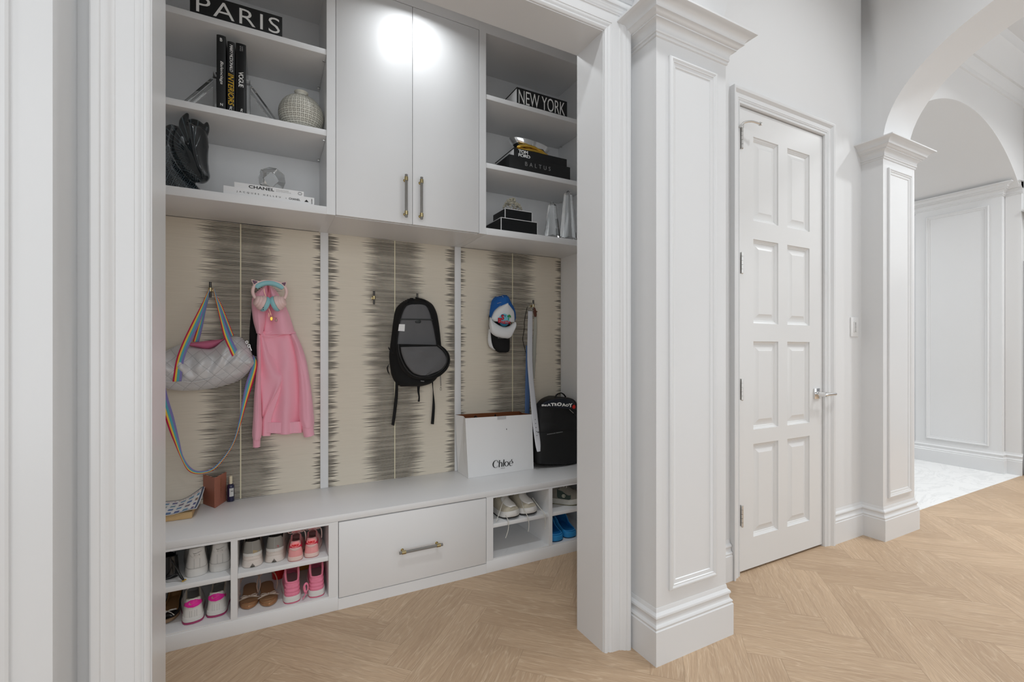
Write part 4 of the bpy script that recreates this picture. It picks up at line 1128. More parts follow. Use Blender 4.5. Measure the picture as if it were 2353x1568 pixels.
build('palm_emblem', W(pm), PALM, cp, smooth=False)

c2 = thing('baseball_cap', 'cap showing only its black brim with white edge, beneath the palm-badge cap', 'cap', (1.26, 2.63, 1.25))
W = lambda mb: rel(c2, mb)
build('brim', W(strip(ZC((140,830),(165,960),(180,1060),(200,1180),(230,1300),(285,1410),(380,1472)), ZC((610,1000),(630,1060),(632,1150),(632,1260),(628,1370),(610,1430),(560,1472)), 2.640, .040, 20, 34, power=.4, edge=1)), BLACK, c2, ang=180)
build('side_panel', W(strip(ZC((135,900),(118,1060),(116,1180),(128,1260),(165,1340),(262,1405)), ZC((150,950),(180,1060),(195,1180),(215,1270),(245,1360),(272,1405)), 2.652, .02, 10, 24)), CAPW, c2, ang=180)
build('crown', W(strip(ZC((170,520),(140,600),(140,700),(140,830)), ZC((640,520),(660,600),(650,800),(600,1000)), 2.668, .012, 10, 14)), BLACK, c2, ang=180)
text('lettering', 'YOPA', 135*PX, 32*PX, INKG, c2, at(*ZC((350,1135))[0], 2.598) - Vector(c2.location), XP, (0,0,1))

# belts, cord and tag on the last hook
r = thing('belt', 'white leather belt with punched holes and square buckle on the last hook', 'belt', (1.55, 2.60, 1.2))
W = lambda mb: rel(r, mb)
BW = mat('white_leather', rgb(208,209,214), .5, nz=.15, nscale=200)
build('hanging_strap', W(strip(Z6((456,180),(453,300),(450,460),(450,640),(462,820),(478,1000),(492,1160),(508,1300),(525,1420),(540,1482)), Z6((498,180),(498,300),(497,460),(498,640),(508,820),(528,1000),(548,1180),(562,1320),(572,1410),(570,1476)), lambda v: 2.645 - .28*max(0, v-.12), .004, 8, 70, power=.25)), BW, r, ang=180)
bk_ = MB()
c0, c1 = at(*Z6((449,150))[0], 2.640), at(*Z6((504,178))[0], 2.640)
bk_.box(c0.x, 2.636, c1.z-.002, c1.x, 2.642, c1.z+.004, bev=.001).box(c0.x, 2.636, c0.z-.004, c1.x, 2.642, c0.z+.002, bev=.001)
bk_.tube([at(*Z6(q)[0], 2.652) for q in ((455,160),(456,110),(500,110),(500,160))], .0025, 8)
build('buckle', W(bk_), mat('dull_nickel', rgb(170,165,156), .35, metal=.8), r)
for q in ((522,1184),(526,1221),(530,1258),(534,1295),(538,1331)):
    v_ = (q[1]-180)/1300; c = at(*Z6(q)[0], 2.645 - .28*max(0, v_-.12) - .0042)
    build('punched_hole', W(MB().lathe([(0,-.0008),(.0024,-.0006),(.0024,.001)], c, 10, axis='y')), INKK, r)
b2_ = strip(Z6((510,205),(512,330),(500,470),(500,620),(505,740),(510,800)), Z6((535,205),(538,330),(533,470),(527,620),(520,740),(516,800)), 2.668, .003, 8, 40, power=.25)
tag(build('belt', b2_, mat('cream_leather', rgb(176,176,166), .6), ang=180), 'narrower greyish belt hanging behind the punched white belt', 'belt')
b3_ = strip(Z6((437,500),(434,700),(430,900),(427,1090),(424,1300)), Z6((470,500),(470,700),(472,900),(470,1090),(468,1300)), 2.672, .003, 8, 40, power=.25)
tag(build('belt', b3_, mat('blue_webbing', rgb(92,122,170), .8, nz=.3, nscale=500), ang=180), 'blue webbing belt hanging behind the punched white belt', 'belt')
cdp = [at(p.x, p.y, 2.674) for p in spline(Z6((452,140),(440,180),(422,280),(422,340),(408,440),(424,520),(440,585)), 40)]
tag(build('cord', MB().tube(cdp, .0022, 6), BLACK), 'thin black cord hanging at the left edge of the white belt', 'cord')
kt = strip(Z6((505,150),(503,180),(508,215),(515,235)), Z6((520,150),(532,180),(536,215),(532,235)), 2.655, .006, 8, 14)
kt.add([at(*Z6(q)[0], 2.65) for q in ((522,172),(545,186),(530,196))], [(0,1,2)])
tag(build('leather_tag', kt, mat('brown_leather', rgb(92,50,32), .55), ang=180), 'small brown leather tag beside the white belt buckle', 'tag')
# ---------------------------------------------------------------- things standing on the bench
ZBN = .4296
pb = thing('paper_bag', 'large white paper shopping bag with brown inside standing on the bench', 'bag', (1.24, 2.50, ZBN))
W = lambda mb: rel(pb, mb)
F0, F1, F2, F3 = Vector((1.024,2.492,ZBN)), Vector((1.466,2.500,ZBN)), Vector((1.455,2.500,.7715)), Vector((1.005,2.492,.7795))
D = Vector((0,.165,0)); B0, B1, B2, B3 = F0+D, F1+D, F2+D, F3+D
def gus(a, b, c, d, s_):
    """side gusset folded inward along its middle"""
    mid_t, mid_b = (a+b)/2 + Vector((s_*.022,0,0)), (c+d)/2 + Vector((s_*.002,0,0))
    return mid_t, mid_b
lt_, lb_ = gus(F3, B3, F0, B0, 1); rt_, rb_ = gus(F2, B2, F1, B1, -1)
lk = F0.lerp(B0, .5) + Vector((.001,0,.10)); rk = F1.lerp(B1, .5) + Vector((-.001,0,.10))
V = [F0, F1, F2, F3, B0, B1, B2, B3, lt_, lk, rt_, rk]
FS = [(0,1,2,3), (5,4,7,6), (0,4,5,1), (3,8,9,0), (8,7,4,9), (0,9,4), (1,11,10,2), (11,5,6,10), (1,5,11)]
build('sheet', W(MB().add(V, FS)), WHITEPAPER, pb, smooth=False)
cen = sum(V, Vector())/len(V)
Vi = [p + Vector(((cen.x-p.x)*.008, (cen.y-p.y)*.02, .0008 if p.z < .5 else 0)) for p in V]
build('lining', W(MB().add(Vi, FS)), mat('kraft_inside', rgb(132,78,44), .8), pb, smooth=False)
for base in (F3, B3):
    y = base.y + (.006 if base is F3 else -.006)
    pts = [(1.115,y,.69),(1.120,y+(.012 if base is F3 else -.012),.745),(1.128,y+(.024 if base is F3 else -.024),.766),(1.145,y+(.034 if base is F3 else -.034),.74),(1.195,y+(.04 if base is F3 else -.04),.68),(1.245,y+(.034 if base is F3 else -.034),.74),(1.262,y+(.024 if base is F3 else -.024),.766),(1.270,y+(.012 if base is F3 else -.012),.745),(1.275,y,.69)]
    build('cord_handle', W(MB().tube(spline(pts, 30), .0032, 8)), INKK, pb)
fb = MB().box(1.212, 2.4925, .757, 1.270, 2.4945, .776)
build('closing_tape', W(fb), mat('tape', rgb(196,196,198), .25), pb, smooth=False)
def logo():
    """logotype drawn from strokes of changing width; photo frame pixels at the bag's front"""
    q = lambda x, y: at(1110 + x/18.1, 1030 + y/18.1, 2.4915 + .008*(x-400)/2000)
    mb = MB()
    def stroke(pts, ws, n=26):
        P = spline([(a, b, 0) for a, b in pts], n); Wd = [lerp_list([(w_, 0, 0) for w_ in ws], i/(n-1)).x for i in range(n)]
        A, B = [], []
        for i, p in enumerate(P):
            d = (P[min(i+1, n-1)] - P[max(i-1, 0)]).normalized(); nn = Vector((-d.y, d.x, 0))*Wd[i]/2
            a, b = p+nn, p-nn; A.append(q(a.x, a.y)); B.append(q(b.x, b.y))
        mb.rings([A, B], close_u=False)
    stroke([(632,610),(605,545),(540,515),(470,560),(420,670),(440,770),(515,825),(590,790),(632,725)], [26,20,14,30,50,38,14,10,6], 40)
    stroke([(690,505),(680,620),(672,800)], [36,40,42]); stroke([(690,640),(730,605),(775,612),(788,660),(780,780)], [10,20,34,42,42])
    stroke([(868,480),(860,620),(852,770)], [38,40,42])
    stroke([(985,566),(925,600),(905,670),(930,735),(980,755),(1035,720),(1055,650),(1035,590),(985,566)], [16,30,36,28,16,30,36,28,16], 40)
    stroke([(1095,640),(1170,632),(1240,622)], [10,12,24]); stroke([(1240,620),(1222,560),(1165,545),(1110,590),(1098,660),(1120,725),(1170,735),(1232,695)], [34,30,16,28,34,28,14,6], 40)
    stroke([(1200,475),(1190,495),(1184,515)], [36,34,22], 8)
    stroke([(1184,515),(1168,545)], [14,6], 6)
    return mb
build('lettering', W(logo()), INKK, pb, smooth=False)
a_, b_ = at(1110+740/18.1, 1030+862/18.1, 2.4918), at(1110+905/18.1, 1030+838/18.1, 2.4925)
text('lettering', 'PARIS', (b_-a_).length, .0042, mat('soft_ink', rgb(96,96,96), .6), pb, a_ + Vector((0,-.0006,0)) - Vector(pb.location), XP, ZP, spacing=1.2)

# black rucksack standing by the right wall
rs = thing('backpack', 'black rucksack standing on the bench, white lettering across its top', 'backpack', (1.64, 2.50, ZBN))
W = lambda mb: rel(rs, mb)
RB = mat('black_nylon', rgb(17,17,18), .6, nz=.4, nscale=50)
body = strip(ZK((70,1430),(60,1250),(66,1000),(100,700),(112,420),(150,350),(230,265),(330,215),(440,195)), ZK((845,1428),(848,1250),(848,1000),(848,700),(846,420),(825,300),(770,230),(700,195),(600,183)), 2.52, .062, 30, 60, lambda u, v: .008*hn(u, v, 31, 3) - .004*math.exp(-((v-.395)/.012)**2) , back=.12, power=.35, edge=0)
zmin = min(p[2] for p in body.v); body.v = [(x, y, max(z, zmin+.0) ) for x, y, z in body.v]
dz = ZBN + .0006 - zmin; body.v = [(x, y, z + dz*max(0, 1-(z-zmin)/.1)) for x, y, z in body.v]
build('body', W(body), RB, rs, ang=180)
build('hanging_loop', W(MB().tube([at(p.x, p.y, 2.51) for p in spline(ZK((450,190),(480,140),(545,108),(600,130),(640,180)), 20)], .008, 8, flat=.5)), RB, rs)
sm = [at(p.x, p.y, 2.457) for p in spline(ZK((120,830),(300,838),(500,826),(700,805),(846,786)), 24)]
build('pocket_seam', W(MB().tube(sm, .0022, 6)), RB, rs)
zl = [at(p.x, p.y, 2.456) for p in spline(ZK((165,366),(350,372),(560,370),(690,400),(790,470),(838,560)), 24)]
build('zip_track', W(MB().tube(zl, .0028, 6)), mat_zip, rs)
t_ = strip(ZK((170,350),(240,285),(340,240),(470,215)), ZK((842,420),(800,290),(740,235),(600,205)), 2.462, .012, 20, 12, power=.3)
build('printed_band', W(t_), mat('navy_print', rgb(22,28,40), .5), rs, ang=180)
L0 = Vector(rs.location)
for s_, x, y, w_, h_ in (('B',200,354,50,36),('E',252,354,44,30),('A',300,354,66,52),('T',366,352,70,62),('R',436,350,44,56),('O',480,354,90,74),('A',572,358,70,62),('O',640,362,60,52),('Y',694,374,74,76)):
    p = at(*ZK((x, y))[0], 2.4465); p2 = at(*ZK((x+w_, y-h_))[0], 2.4465)
    text('band_lettering', s_, p2.x-p.x, p2.z-p.z, INKW, rs, p - L0, XP, ZP, bold=.06)
dt = MB(); c = at(*ZK((795,365))[0], 2.449); dt.lathe([(0,-.002),(.010,-.0015),(.013,0),(0,.001)], c, 16, axis='y')
build('red_print', W(dt), mat('red_print', rgb(214,38,26), .6), rs)
p, p2 = at(*ZK((300,884))[0], 2.4535), at(*ZK((585,852))[0], 2.4535)
text('pocket_lettering', 'PORSCHE DESIGN', p2.x-p.x, .0055, INKG, rs, p - L0, (1,0,.06), ZP, bold=.01)
zt = MB(); zt.tube([at(*ZK(q)[0], 2.447) for q in ((712,412),(745,445),(785,482))], .0016, 6)
build('zip_pull', W(zt), NICKEL, rs)

# folded card, bottle and book at the left end
cd_ = thing('folded_card', 'coppery pink folded card standing open on the bench', 'card', (-.224, 2.584, ZBN))
W = lambda mb: rel(cd_, mb)
COP = mat('copper_card', rgb(176,112,92), .5, metal=.12, var=.2, nscale=30)
f0, f1 = Vector((-.2235,2.584,ZBN)), at(493.5,1098.3,2.584); l0, l1 = Vector((-.279,2.683,ZBN)), at(467.4,1090.6,2.683); r0, r1 = Vector((-.185,2.683,ZBN)), at(521.6,1082.3,2.683)
f1.x = f0.x; l1.x = l0.x; r1.x = r0.x; l1.z = f1.z; r1.z = f1.z
def sheet(a, b, c, d, t):
    n = (b-a).cross(d-a).normalized()*t
    return MB().add([a,b,c,d,a+n,b+n,c+n,d+n], [(0,1,2,3),(7,6,5,4),(0,4,5,1),(1,5,6,2),(2,6,7,3),(3,7,4,0)])
o = build('panel', W(sheet(l0, f0, f1, l1, .0012)), COP, cd_, smooth=False)
o = build('panel', W(sheet(f0, r0, r1, f1, .0012)), COP, cd_, smooth=False)
du = (r0-f0).normalized(); nu_ = du.cross(Vector((0,0,1))).normalized(); H_ = f1.z - f0.z
if nu_.y > 0: nu_ = -nu_
GL = mat('gilt_lettering', rgb(150,104,48), .4, metal=.5)
base = f0 + nu_*.0006 - Vector(cd_.location)
for k, (s_, zz, ww, hh) in enumerate((('ORIBE', .22, .10, .012), ('GOLD LUST', .30, .075, .009))):
    text('lettering', s_, ww, hh, GL, cd_, base + du*(.060 + .016*k) + Vector((0,0,H_*zz)), (0,0,1), -du)
mk = MB(); c = f0 + nu_*.0008 + du*.055 + Vector((0,0,H_*.17))
mk.rings([[c + (du*math.cos(t) + Vector((0,0,1))*math.sin(t))*r_ for t in (math.radians(-60+300*i/16) for i in range(17))] for r_ in (.009,.0125)], close_u=False)
build('mark', W(mk), GL, cd_, smooth=False)

bo = thing('bottle', 'small dark blue bottle with cream cap beside the copper card', 'bottle', (-.1645, 2.667, ZBN))
build('glass', MB().lathe([(0,0),(.014,0),(.0158,.002),(.0160,.07),(.0152,.078),(.011,.083),(.0075,.085),(0,.085)], (0,0,0), 28), mat('navy_glass', rgb(20,24,62), .12, coat=.6), bo)
build('cap', MB().lathe([(0,.0852),(.0070,.0852),(.0068,.121),(.006,.123),(0,.123)], (0,0,0), 20), mat('cream_cap', rgb(226,216,186), .4), bo)
lb = MB(); rs_ = []
for z in (.026, .066): rs_.append([Vector((.0163*math.sin(t), -.0163*math.cos(t), z)) for t in (math.radians(-18+70*i/12) for i in range(13))])
build('label', lb.rings(rs_, close_u=False), mat('label_paper', rgb(206,206,202), .6), bo)
text('label_lettering', 'eau', .010, .004, INKK, bo, (.0015, -.0170, .050), (1,.25,0), ZP)

bk = thing('puzzle_book', 'thick paperback with small coloured pictures and curled navy-edged cover on the bench', 'book', (-.40, 2.58, ZBN))
W = lambda mb: rel(bk, mb)
TAN = mat('tan_pages', rgb(206,172,124), .85, nz=.6, nscale=600)
build('pages', W(MB().box(-.49, 2.476, ZBN, -.300, 2.682, ZBN+.030, bev=.002)), TAN, bk)
def cover_mat():
    t = NT('picture_cover'); s = t.sep(t.uv())
    cu, cv = t.math('MULTIPLY', s[0], 7.0), t.math('MULTIPLY', s[1], 4.6)
    fu, fv = t.math('FRACT', cu), t.math('FRACT', cv)
    iu, iv = t.math('FLOOR', cu), t.math('FLOOR', cv)
    wn = t.n('ShaderNodeTexWhiteNoise', noise_dimensions='2D'); cc = t.n('ShaderNodeCombineXYZ'); t.set(cc.inputs[0], iu); t.set(cc.inputs[1], iv); t.set(wn.inputs['Vector'], cc.outputs[0])
    r = t.n('ShaderNodeValToRGB'); r.color_ramp.interpolation = 'LINEAR'
    for k, c in enumerate((rgb(110,116,60), rgb(150,118,70), rgb(58,66,140), rgb(90,150,190), rgb(196,168,60))):
        if k < 2: e = r.color_ramp.elements[k]; e.position = k*.25
        else: e = r.color_ramp.elements.new(k*.25)
        e.color = c
    t.set(r.inputs[0], t.math('ADD', t.math('MULTIPLY', wn.outputs['Value'], .7), t.math('MULTIPLY', t.noise(t.uv(), 40, 3), .3)))
    m = t.math('MULTIPLY', t.mapr(t.math('ABSOLUTE', t.math('SUBTRACT', fu, .5)), .30, .31, 1, 0), t.mapr(t.math('ABSOLUTE', t.math('SUBTRACT', fv, .5)), .27, .28, 1, 0))
    inside = t.math('MULTIPLY', t.mapr(s[0], .93, .935, 1, 0), t.mapr(s[1], .80, .81, 1, 0))
    c = t.mix(t.math('MULTIPLY', m, inside), rgb(226,227,228), r.outputs[0])
    ttl = t.math('MULTIPLY', t.mapr(s[1], .84, .85), t.mapr(s[1], .92, .93, 1, 0))
    c = t.mix(t.math('MULTIPLY', ttl, t.mapr(t.noise(t.scale(t.uv(), 60, 6, 1), 1.0, 1), .48, .52, 0, .8)), c, rgb(196,150,156))
    du_ = t.math('MINIMUM', t.math('SUBTRACT', 1.0, s[0]), t.math('MULTIPLY', t.math('MINIMUM', s[1], t.math('SUBTRACT', 1.0, s[1])), 1.0))
    bd = t.math('MULTIPLY', t.mapr(du_, .012, .016), t.mapr(du_, .05, .054, 1, 0))
    c = t.mix(bd, c, rgb(66,86,114))
    t.set_b(Base_Color=c, Roughness=.4); return t.m
rows = []; nx, ny_ = 26, 18
for j in range(ny_+1):
    fv = j/ny_; row = []
    for i in range(nx+1):
        fu = i/nx; x = -.495 + (.213 + .012*fv)*fu; y = 2.466 + .222*fv
        z = ZBN + .0315 + .004*math.sin(9*fu)*fu + .010*fu**3 + .055*max(0, fu-.55)**1.6*fv**2*3.2
        row.append((x, y, z))
    rows.append(row)
cov = MB().rings(rows, close_u=False, uv=True)
build('cover', W(cov), cover_mat(), bk, ang=180, solid=.0012)
# ---------------------------------------------------------------- shoes
class Last:
    """a shoe form: heel at the origin, toe along +y"""
    def __init__(s, L, wh, wb, hs, rim, t_open, ridge, side, taper=.26, spring=.010, hs_toe=None, bend=.0, back=.006, point=1.0):
        s.L, s.wh, s.wb, s.hs, s.rim, s.to, s.ridge, s.side, s.taper, s.spring = L, wh, wb, hs, rim, t_open, ridge, side, taper, spring
        s.hst = hs if hs_toe is None else hs_toe; s.bend = bend; s.back = back
        T = [0,.010,.035,.08,.15,.27,.40,.54,.67,.77,.86,.93,.975,1.0]
        k = [0,.45*wh,.76*wh,.93*wh,wh,.98*wh,.97*wh,.5*(wh+wb),wb,.97*wb,.84*wb*point,.62*wb*point,.36*wb*point,0]
        s.T, s.K = T, k
    def lut(s, tab, t):
        for (a, x), (b, y) in zip(tab, tab[1:]):
            if t <= b: f = (t-a)/(b-a) if b > a else 0; f = f*f*(3-2*f); return x + (y-x)*f
        return tab[-1][1]
    def w(s, t):
        for i in range(len(s.T)-1):
            if t <= s.T[i+1]:
                f = (t-s.T[i])/(s.T[i+1]-s.T[i]); return s.K[i] + (s.K[i+1]-s.K[i])*f
        return 0
    def soleh(s, t): return s.hs + (s.hst-s.hs)*min(1, max(0, (t-.2)/.5))
    def lift(s, t): return s.spring*max(0, (t-.68)/.32)**1.7
    def top(s, t): return s.lut(s.rim, t) if t <= s.to else s.lut(s.side, t)
    def P(s, sg, t, q, off=0.0):
        z0 = s.soleh(t) + s.lift(t) - .003; z = z0 + (s.top(t) + s.lift(t) - z0)*q
        w = s.w(t)
        k = 1 - s.taper*q**1.4*(1 if t < s.to else .7)
        x = sg*(w*k) + s.bend*t*t
        y = s.L*t + s.back*q*(1 - min(1, t/.2))
        if t > .9: y -= .02*q*(t-.9)/.1
        nx = sg if t > .05 else sg*math.sqrt(t/.05); ny = -(1-min(1, t/.06)) + (0 if t < .85 else (t-.85)/.15)
        n = Vector((nx, ny, .1)).normalized()
        return Vector((x, y, z)) + n*off
    ST = [0,.006,.014,.025,.04,.065,.10,.15,.21,.28,.35,.42,.49,.56,.63,.70,.77,.83,.88,.92,.955,.98,.993,1.0]
    def outline(s, z, k, dy=0.0):
        r = []
        for sg, ts in ((1, s.ST), (-1, s.ST[-2:0:-1])):
            for t in ts:
                yc = s.L*.5; y = s.L*t
                r.append(Vector((sg*s.w(t)*k + s.bend*t*t, yc + (y-yc)*(1+(k-1)*.3) + dy, z(t))))
        return r
    def sole(s, flare=1.06, z0=0.0, z1=1.0):
        mb = MB(); zz = lambda f: (lambda t: s.lift(t) + s.soleh(t)*f)
        a, b = z0, z1
        prof = [(a, flare*.95), (a + (b-a)*.08, flare*1.0), (a + (b-a)*.5, flare*1.0), (a + (b-a)*.9, flare*.985), (b, flare*.95)]
        return mb.rings([s.outline(zz(f), k) for f, k in prof], cap0=True, cap1=True)
    def upper(s):
        mb = MB(); Q = [0,.12,.3,.5,.7,.85,1.0]; n = len(s.ST)
        for sg in (1, -1):
            mb.rings([[s.P(sg, t, q) for q in Q] for t in s.ST], close_u=False)
        fr = [t for t in s.ST if t >= s.to]; rows = []
        for t in fr:
            a, b = s.P(1, t, 1), s.P(-1, t, 1); h = s.lut(s.ridge, t) + s.lift(t); row = []
            for i in range(11):
                f = i/10; c = a.lerp(b, f); c.z = a.z + (max(h, a.z) - a.z)*math.sin(PI*f)**.75; row.append(c)
            rows.append(row)
        mb.rings(rows, close_u=False)
        return mb
    def rimrows(s):
        ts = [t for t in s.ST if t <= s.to + .001]
        return [s.P(1, t, 1) for t in ts[::-1]] + [s.P(-1, t, 1) for t in ts[1:]]
    def inside(s, th=.0055, floor_=.012, deep=.14):
        mb = MB(); ts = [t for t in s.ST if t <= s.to + .001]
        path = [(1, t) for t in ts[::-1]] + [(-1, t) for t in ts[1:]]
        def I(sg, t, q, k):
            p = s.P(sg, t, q); c = Vector((s.bend*t*t, s.L*min(max(t, .13), s.to), p.z)); d = (c-p); d.z = 0
            return p + d.normalized()*min(k, d.length) if d.length > 1e-6 else p
        rows = []
        for q, k, up in ((1, 0, 0), (1, th*.5, .0022), (1, th, 0), (.75, th*1.1, 0), (.4, th*1.15, 0), (.05, th*1.3, .003)):
            rows.append([I(sg, t, q, k) + Vector((0,0,up)) for sg, t in path])
        mb.rings(rows, close_u=False)
        fl = []
        for t in ts + [s.to + deep]:
            tt = min(t, .9); a = s.w(tt)*.9; fl.append([Vector((x*a + s.bend*t*t, s.L*tt, s.soleh(tt)+.003)) for x in (-1, -.5, 0, .5, 1)])
        mb.rings(fl, close_u=False)
        return mb
    def patch(s, smax, q0, q1, off, ns=18, nq=6, f=None, sq=True, s0=None):
        """piece wrapped round the heel: s in -smax..smax (t = s*s)"""
        mb = MB(); rows = []; s0 = -smax if s0 is None else s0
        for i in range(ns+1):
            u = s0 + (smax-s0)*i/ns; t = u*u; sg = 1 if u >= 0 else -1
            a, b = (q0, q1) if f is None else f(u/smax)
            rows.append([s.P(sg, t, a + (b-a)*j/nq, off*(0 if j in (0, nq) or i in (0, ns) else 1) + .0003) for j in range(nq+1)])
        return mb.rings(rows, close_u=False)
    def tinv(s, x):
        lo, hi = 0, .2
        for _ in range(30):
            m = (lo+hi)/2
            if s.w(m) < x: lo = m
            else: hi = m
        return lo

def heel_text(o, last, q):
    for v in o.data.vertices:
        t = last.tinv(min(abs(v.co.x)*1.12, last.wh*.98)); v.co.y = last.P(1, t, q).y - .0014

def shoe(label, cat, last, pos, rz, mats, group=None, name='sneaker'):
    r = thing(name, label, cat, pos, rz, group)
    build('upper', last.upper(), mats['upper'], r, ang=55)
    build('lining', last.inside(), mats['lining'], r, ang=55)
    return r
def lace_rows(last, t0, t1, n, h=.0026, wf=.55):
    out = []
    for i in range(n):
        t = t0 + (t1-t0)*i/max(1, n-1); w = last.w(t)*wf
        z = last.lut(last.ridge, t) + last.lift(t)
        out.append(spline([(-w, last.L*t, z-.006), (-w*.5, last.L*t, z+.001), (0, last.L*t, z+.003), (w*.5, last.L*t, z+.001), (w, last.L*t, z-.006)], 9))
    return out
def tongue(last, hgt, w, lean=.02):
    t = last.to; z = last.lut(last.ridge, t); y = last.L*t
    rows = []
    for i in range(8):
        f = i/7; yy = y + last.L*.06*(1-f) - lean*f; zz = z - .006 + (hgt-z+.006)*f
        ww = w*(.8 + .2*f)*(1 if f < .9 else .85)
        rows.append([Vector((ww*x, yy + .010*x*x, zz - .006*x*x)) for x in (-1,-.6,-.2,.2,.6,1)])
    back_ = [[p + Vector((0, .005, .001)) for p in r_] for r_ in rows]
    mb = MB().rings(rows, close_u=False).rings(back_, close_u=False)
    return mb.rings([rows[-1], back_[-1]], close_u=False).rings([[r_[0] for r_ in rows], [r_[0] for r_ in back_]], close_u=False).rings([[r_[-1] for r_ in rows], [r_[-1] for r_ in back_]], close_u=False)

C = lambda n, r, g, b, ro=.55, **k: mat(n, rgb(r,g,b), ro, **k)
WL, WS = C('white_shoe_leather',222,220,216,.45, nz=.1, nscale=150), C('white_rubber',216,214,210,.5)
INW = C('white_shoe_lining',150,148,140,.8)
PKD, PKL, PKT, REDS = C('pink_suede',232,158,158,.7), C('pale_pink_leather',222,180,176,.6), C('bright_pink_tab',250,150,152,.5), C('red_stripe',206,34,72,.5)
PKS, PKIN = C('pink_cream_rubber',224,196,188,.55), C('pink_shoe_lining',206,132,136,.8)
MAG, MAGD, MAGS = C('magenta_tab',236,40,164,.5), C('magenta_stripe',196,44,122,.5), C('plum_rubber',164,58,104,.5)
GRYM, CHW, DKIN = C('grey_mesh',150,148,142,.8, nz=.3, nscale=500), C('bone_rubber',214,204,196,.55), C('dark_shoe_lining',22,22,20,.9)
HPK, HPKD, HPKIN = C('rose_leather',232,132,160,.55), C('rose_rubber',206,96,124,.6), C('rose_lining',222,130,140,.8)
STITCH = C('grey_stitch',176,176,174,.7)

# plain white sneakers, heels outward
def white_pair(label, pos, rz):
    L_ = Last(.285, .0370, .0425, .034, [(0,.114),(.06,.112),(.2,.088),(.36,.092),(.46,.110)], .46, [(.46,.118),(.6,.098),(.8,.070),(.93,.056),(1,.030)], [(.46,.085),(.7,.060),(.9,.046),(1,.030)], taper=.30)
    r = shoe(label, 'shoe', L_, pos, rz, dict(upper=WL, lining=INW), 'pair of plain white sneakers')
    build('sole', L_.sole(1.07), WS, r, ang=40)
    build('heel_tab', L_.patch(.30, .52, .99, .0022, f=lambda u: (.52 + .38*abs(u)**2.2, .99)), WL, r, ang=60)
    t1 = text('lettering', 'AIR', .022, .0055, STITCH, r, (-.011, 0, .084), XP, ZP, spacing=1.6); heel_text(t1, L_, .72)
    for v in t1.data.vertices: v.co.y -= .0018
    sw = MB().tube(spline([(-.013,0,.097),(-.010,0,.0935),(.0,0,.095),(.017,0,.101)], 14), [.0005+.0009*math.sin(PI*i/13) for i in range(14)], 5)
    o = build('swoosh_mark', sw, STITCH, r); heel_text(o, L_, .82)
    for v in o.data.vertices: v.co.y -= .0016
    for x in (-.0095, .0095):
        st = MB().tube([(x, L_.P(1, L_.tinv(abs(x)*1.05), q).y - .0008, L_.P(1, 0, q).z) for q in (.02,.12,.25,.38,.5)], .0006, 5)
        build('seam', st, STITCH, r)
    gr = MB().tube([p for p in L_.outline(lambda t: L_.lift(t) + L_.soleh(t)*1.0, 1.025)], .0007, 5, closed=True); build('sole_groove', gr, STITCH, r)
    build('tongue', tongue(L_, .125, .024), WL, r, ang=60)
    lc = MB()
    for p in lace_rows(L_, .50, .66, 4): lc.tube(p, .003, 6, flat=.5)
    build('laces', lc, WS, r)
white_pair('plain white sneaker with embossed heel, beside the black strappy shoe', (-.2580,2.272,.2501), .13)
white_pair('plain white sneaker with embossed heel, against the cubby divider', (-.1790,2.278,.2501), .06)

# chunky sneakers with worn grey heels
def chunky(label, pos, rz, worn):
    L_ = Last(.29, .0345, .0400, .047, [(0,.106),(.05,.106),(.14,.086),(.26,.090),(.40,.116)], .42, [(.42,.125),(.6,.104),(.8,.080),(.93,.066),(1,.040)], [(.42,.100),(.7,.072),(.9,.056),(1,.042)], taper=.16, hs_toe=.036, spring=.014)
    r = shoe(label, 'shoe', L_, pos, rz, dict(upper=CHW, lining=DKIN), 'pair of chunky worn sneakers')
    zz = lambda f: (lambda t: L_.lift(t) + L_.soleh(t)*f)
    so = MB().rings([L_.outline(zz(f), k) for f, k in ((.10,1.14),(.16,1.19),(.45,1.10),(.55,1.08),(.60,1.04),(.66,1.08),(.84,1.07),(.90,1.03),(.95,1.05),(1.06,1.01))], cap0=True, cap1=True)
    so.v = [(x, y, z + (.012 if abs(x) < .0075 and z < .010 and y < .06 else 0) - (.004 if z < .012 and abs(x) > .010 else 0)) for x, y, z in so.v]
    build('midsole', so, CHW, r, ang=35)
    ft = MB().rings([L_.outline(lambda t, q=q: L_.lift(t)*.9 + q, k) for q, k in ((0,1.02),(.0005,1.12),(.0045,1.14),(.0055,1.0))], cap0=True, cap1=True)
    build('outsole', ft, C('grey_outsole',96,94,86,.8), r, ang=35)
    build('heel_panel', L_.patch(.36, .02, .99, .0016), GRYM, r, ang=60)
    build('heel_seam', MB().tube([(0, L_.P(1,0,q).y-.002, L_.P(1,0,q).z) for q in (0,.3,.6,.98)], .0008, 5), STITCH, r)
    build('heel_band', L_.patch(.40, .0, .24, .0028), WL, r, ang=60)
    if worn:
        st = MB(); a = L_.P(1, 0, .3)
        pt = L_.patch(.20, .10, .72, .0024, f=lambda u: (.10 + .25*abs(u), .55 - .35*abs(u)), s0=.02)
        build('stain', pt, C('ochre_stain',178,160,126,.9), r, ang=60)
    else:
        dm = MB().lathe([(.0028,-.001),(.0042,-.001),(.0042,.0005)], (.013, L_.P(1, L_.tinv(.013), .4).y - .0015, .066), 14, axis='y', cap=False)
        build('round_mark', dm, REDS, r)
        t1 = text('side_lettering', 'OLU', .030, .012, C('taupe_print',96,84,80,.7), r, (.0385, .022, .072), (.12,1,.25), ZP, shear=.2)
    build('tongue', tongue(L_, .135, .026), DKIN, r, ang=60)
chunky('chunky bone sneaker with a yellowed stain on its grey heel', (-.0600,2.262,.2501), .02, True)
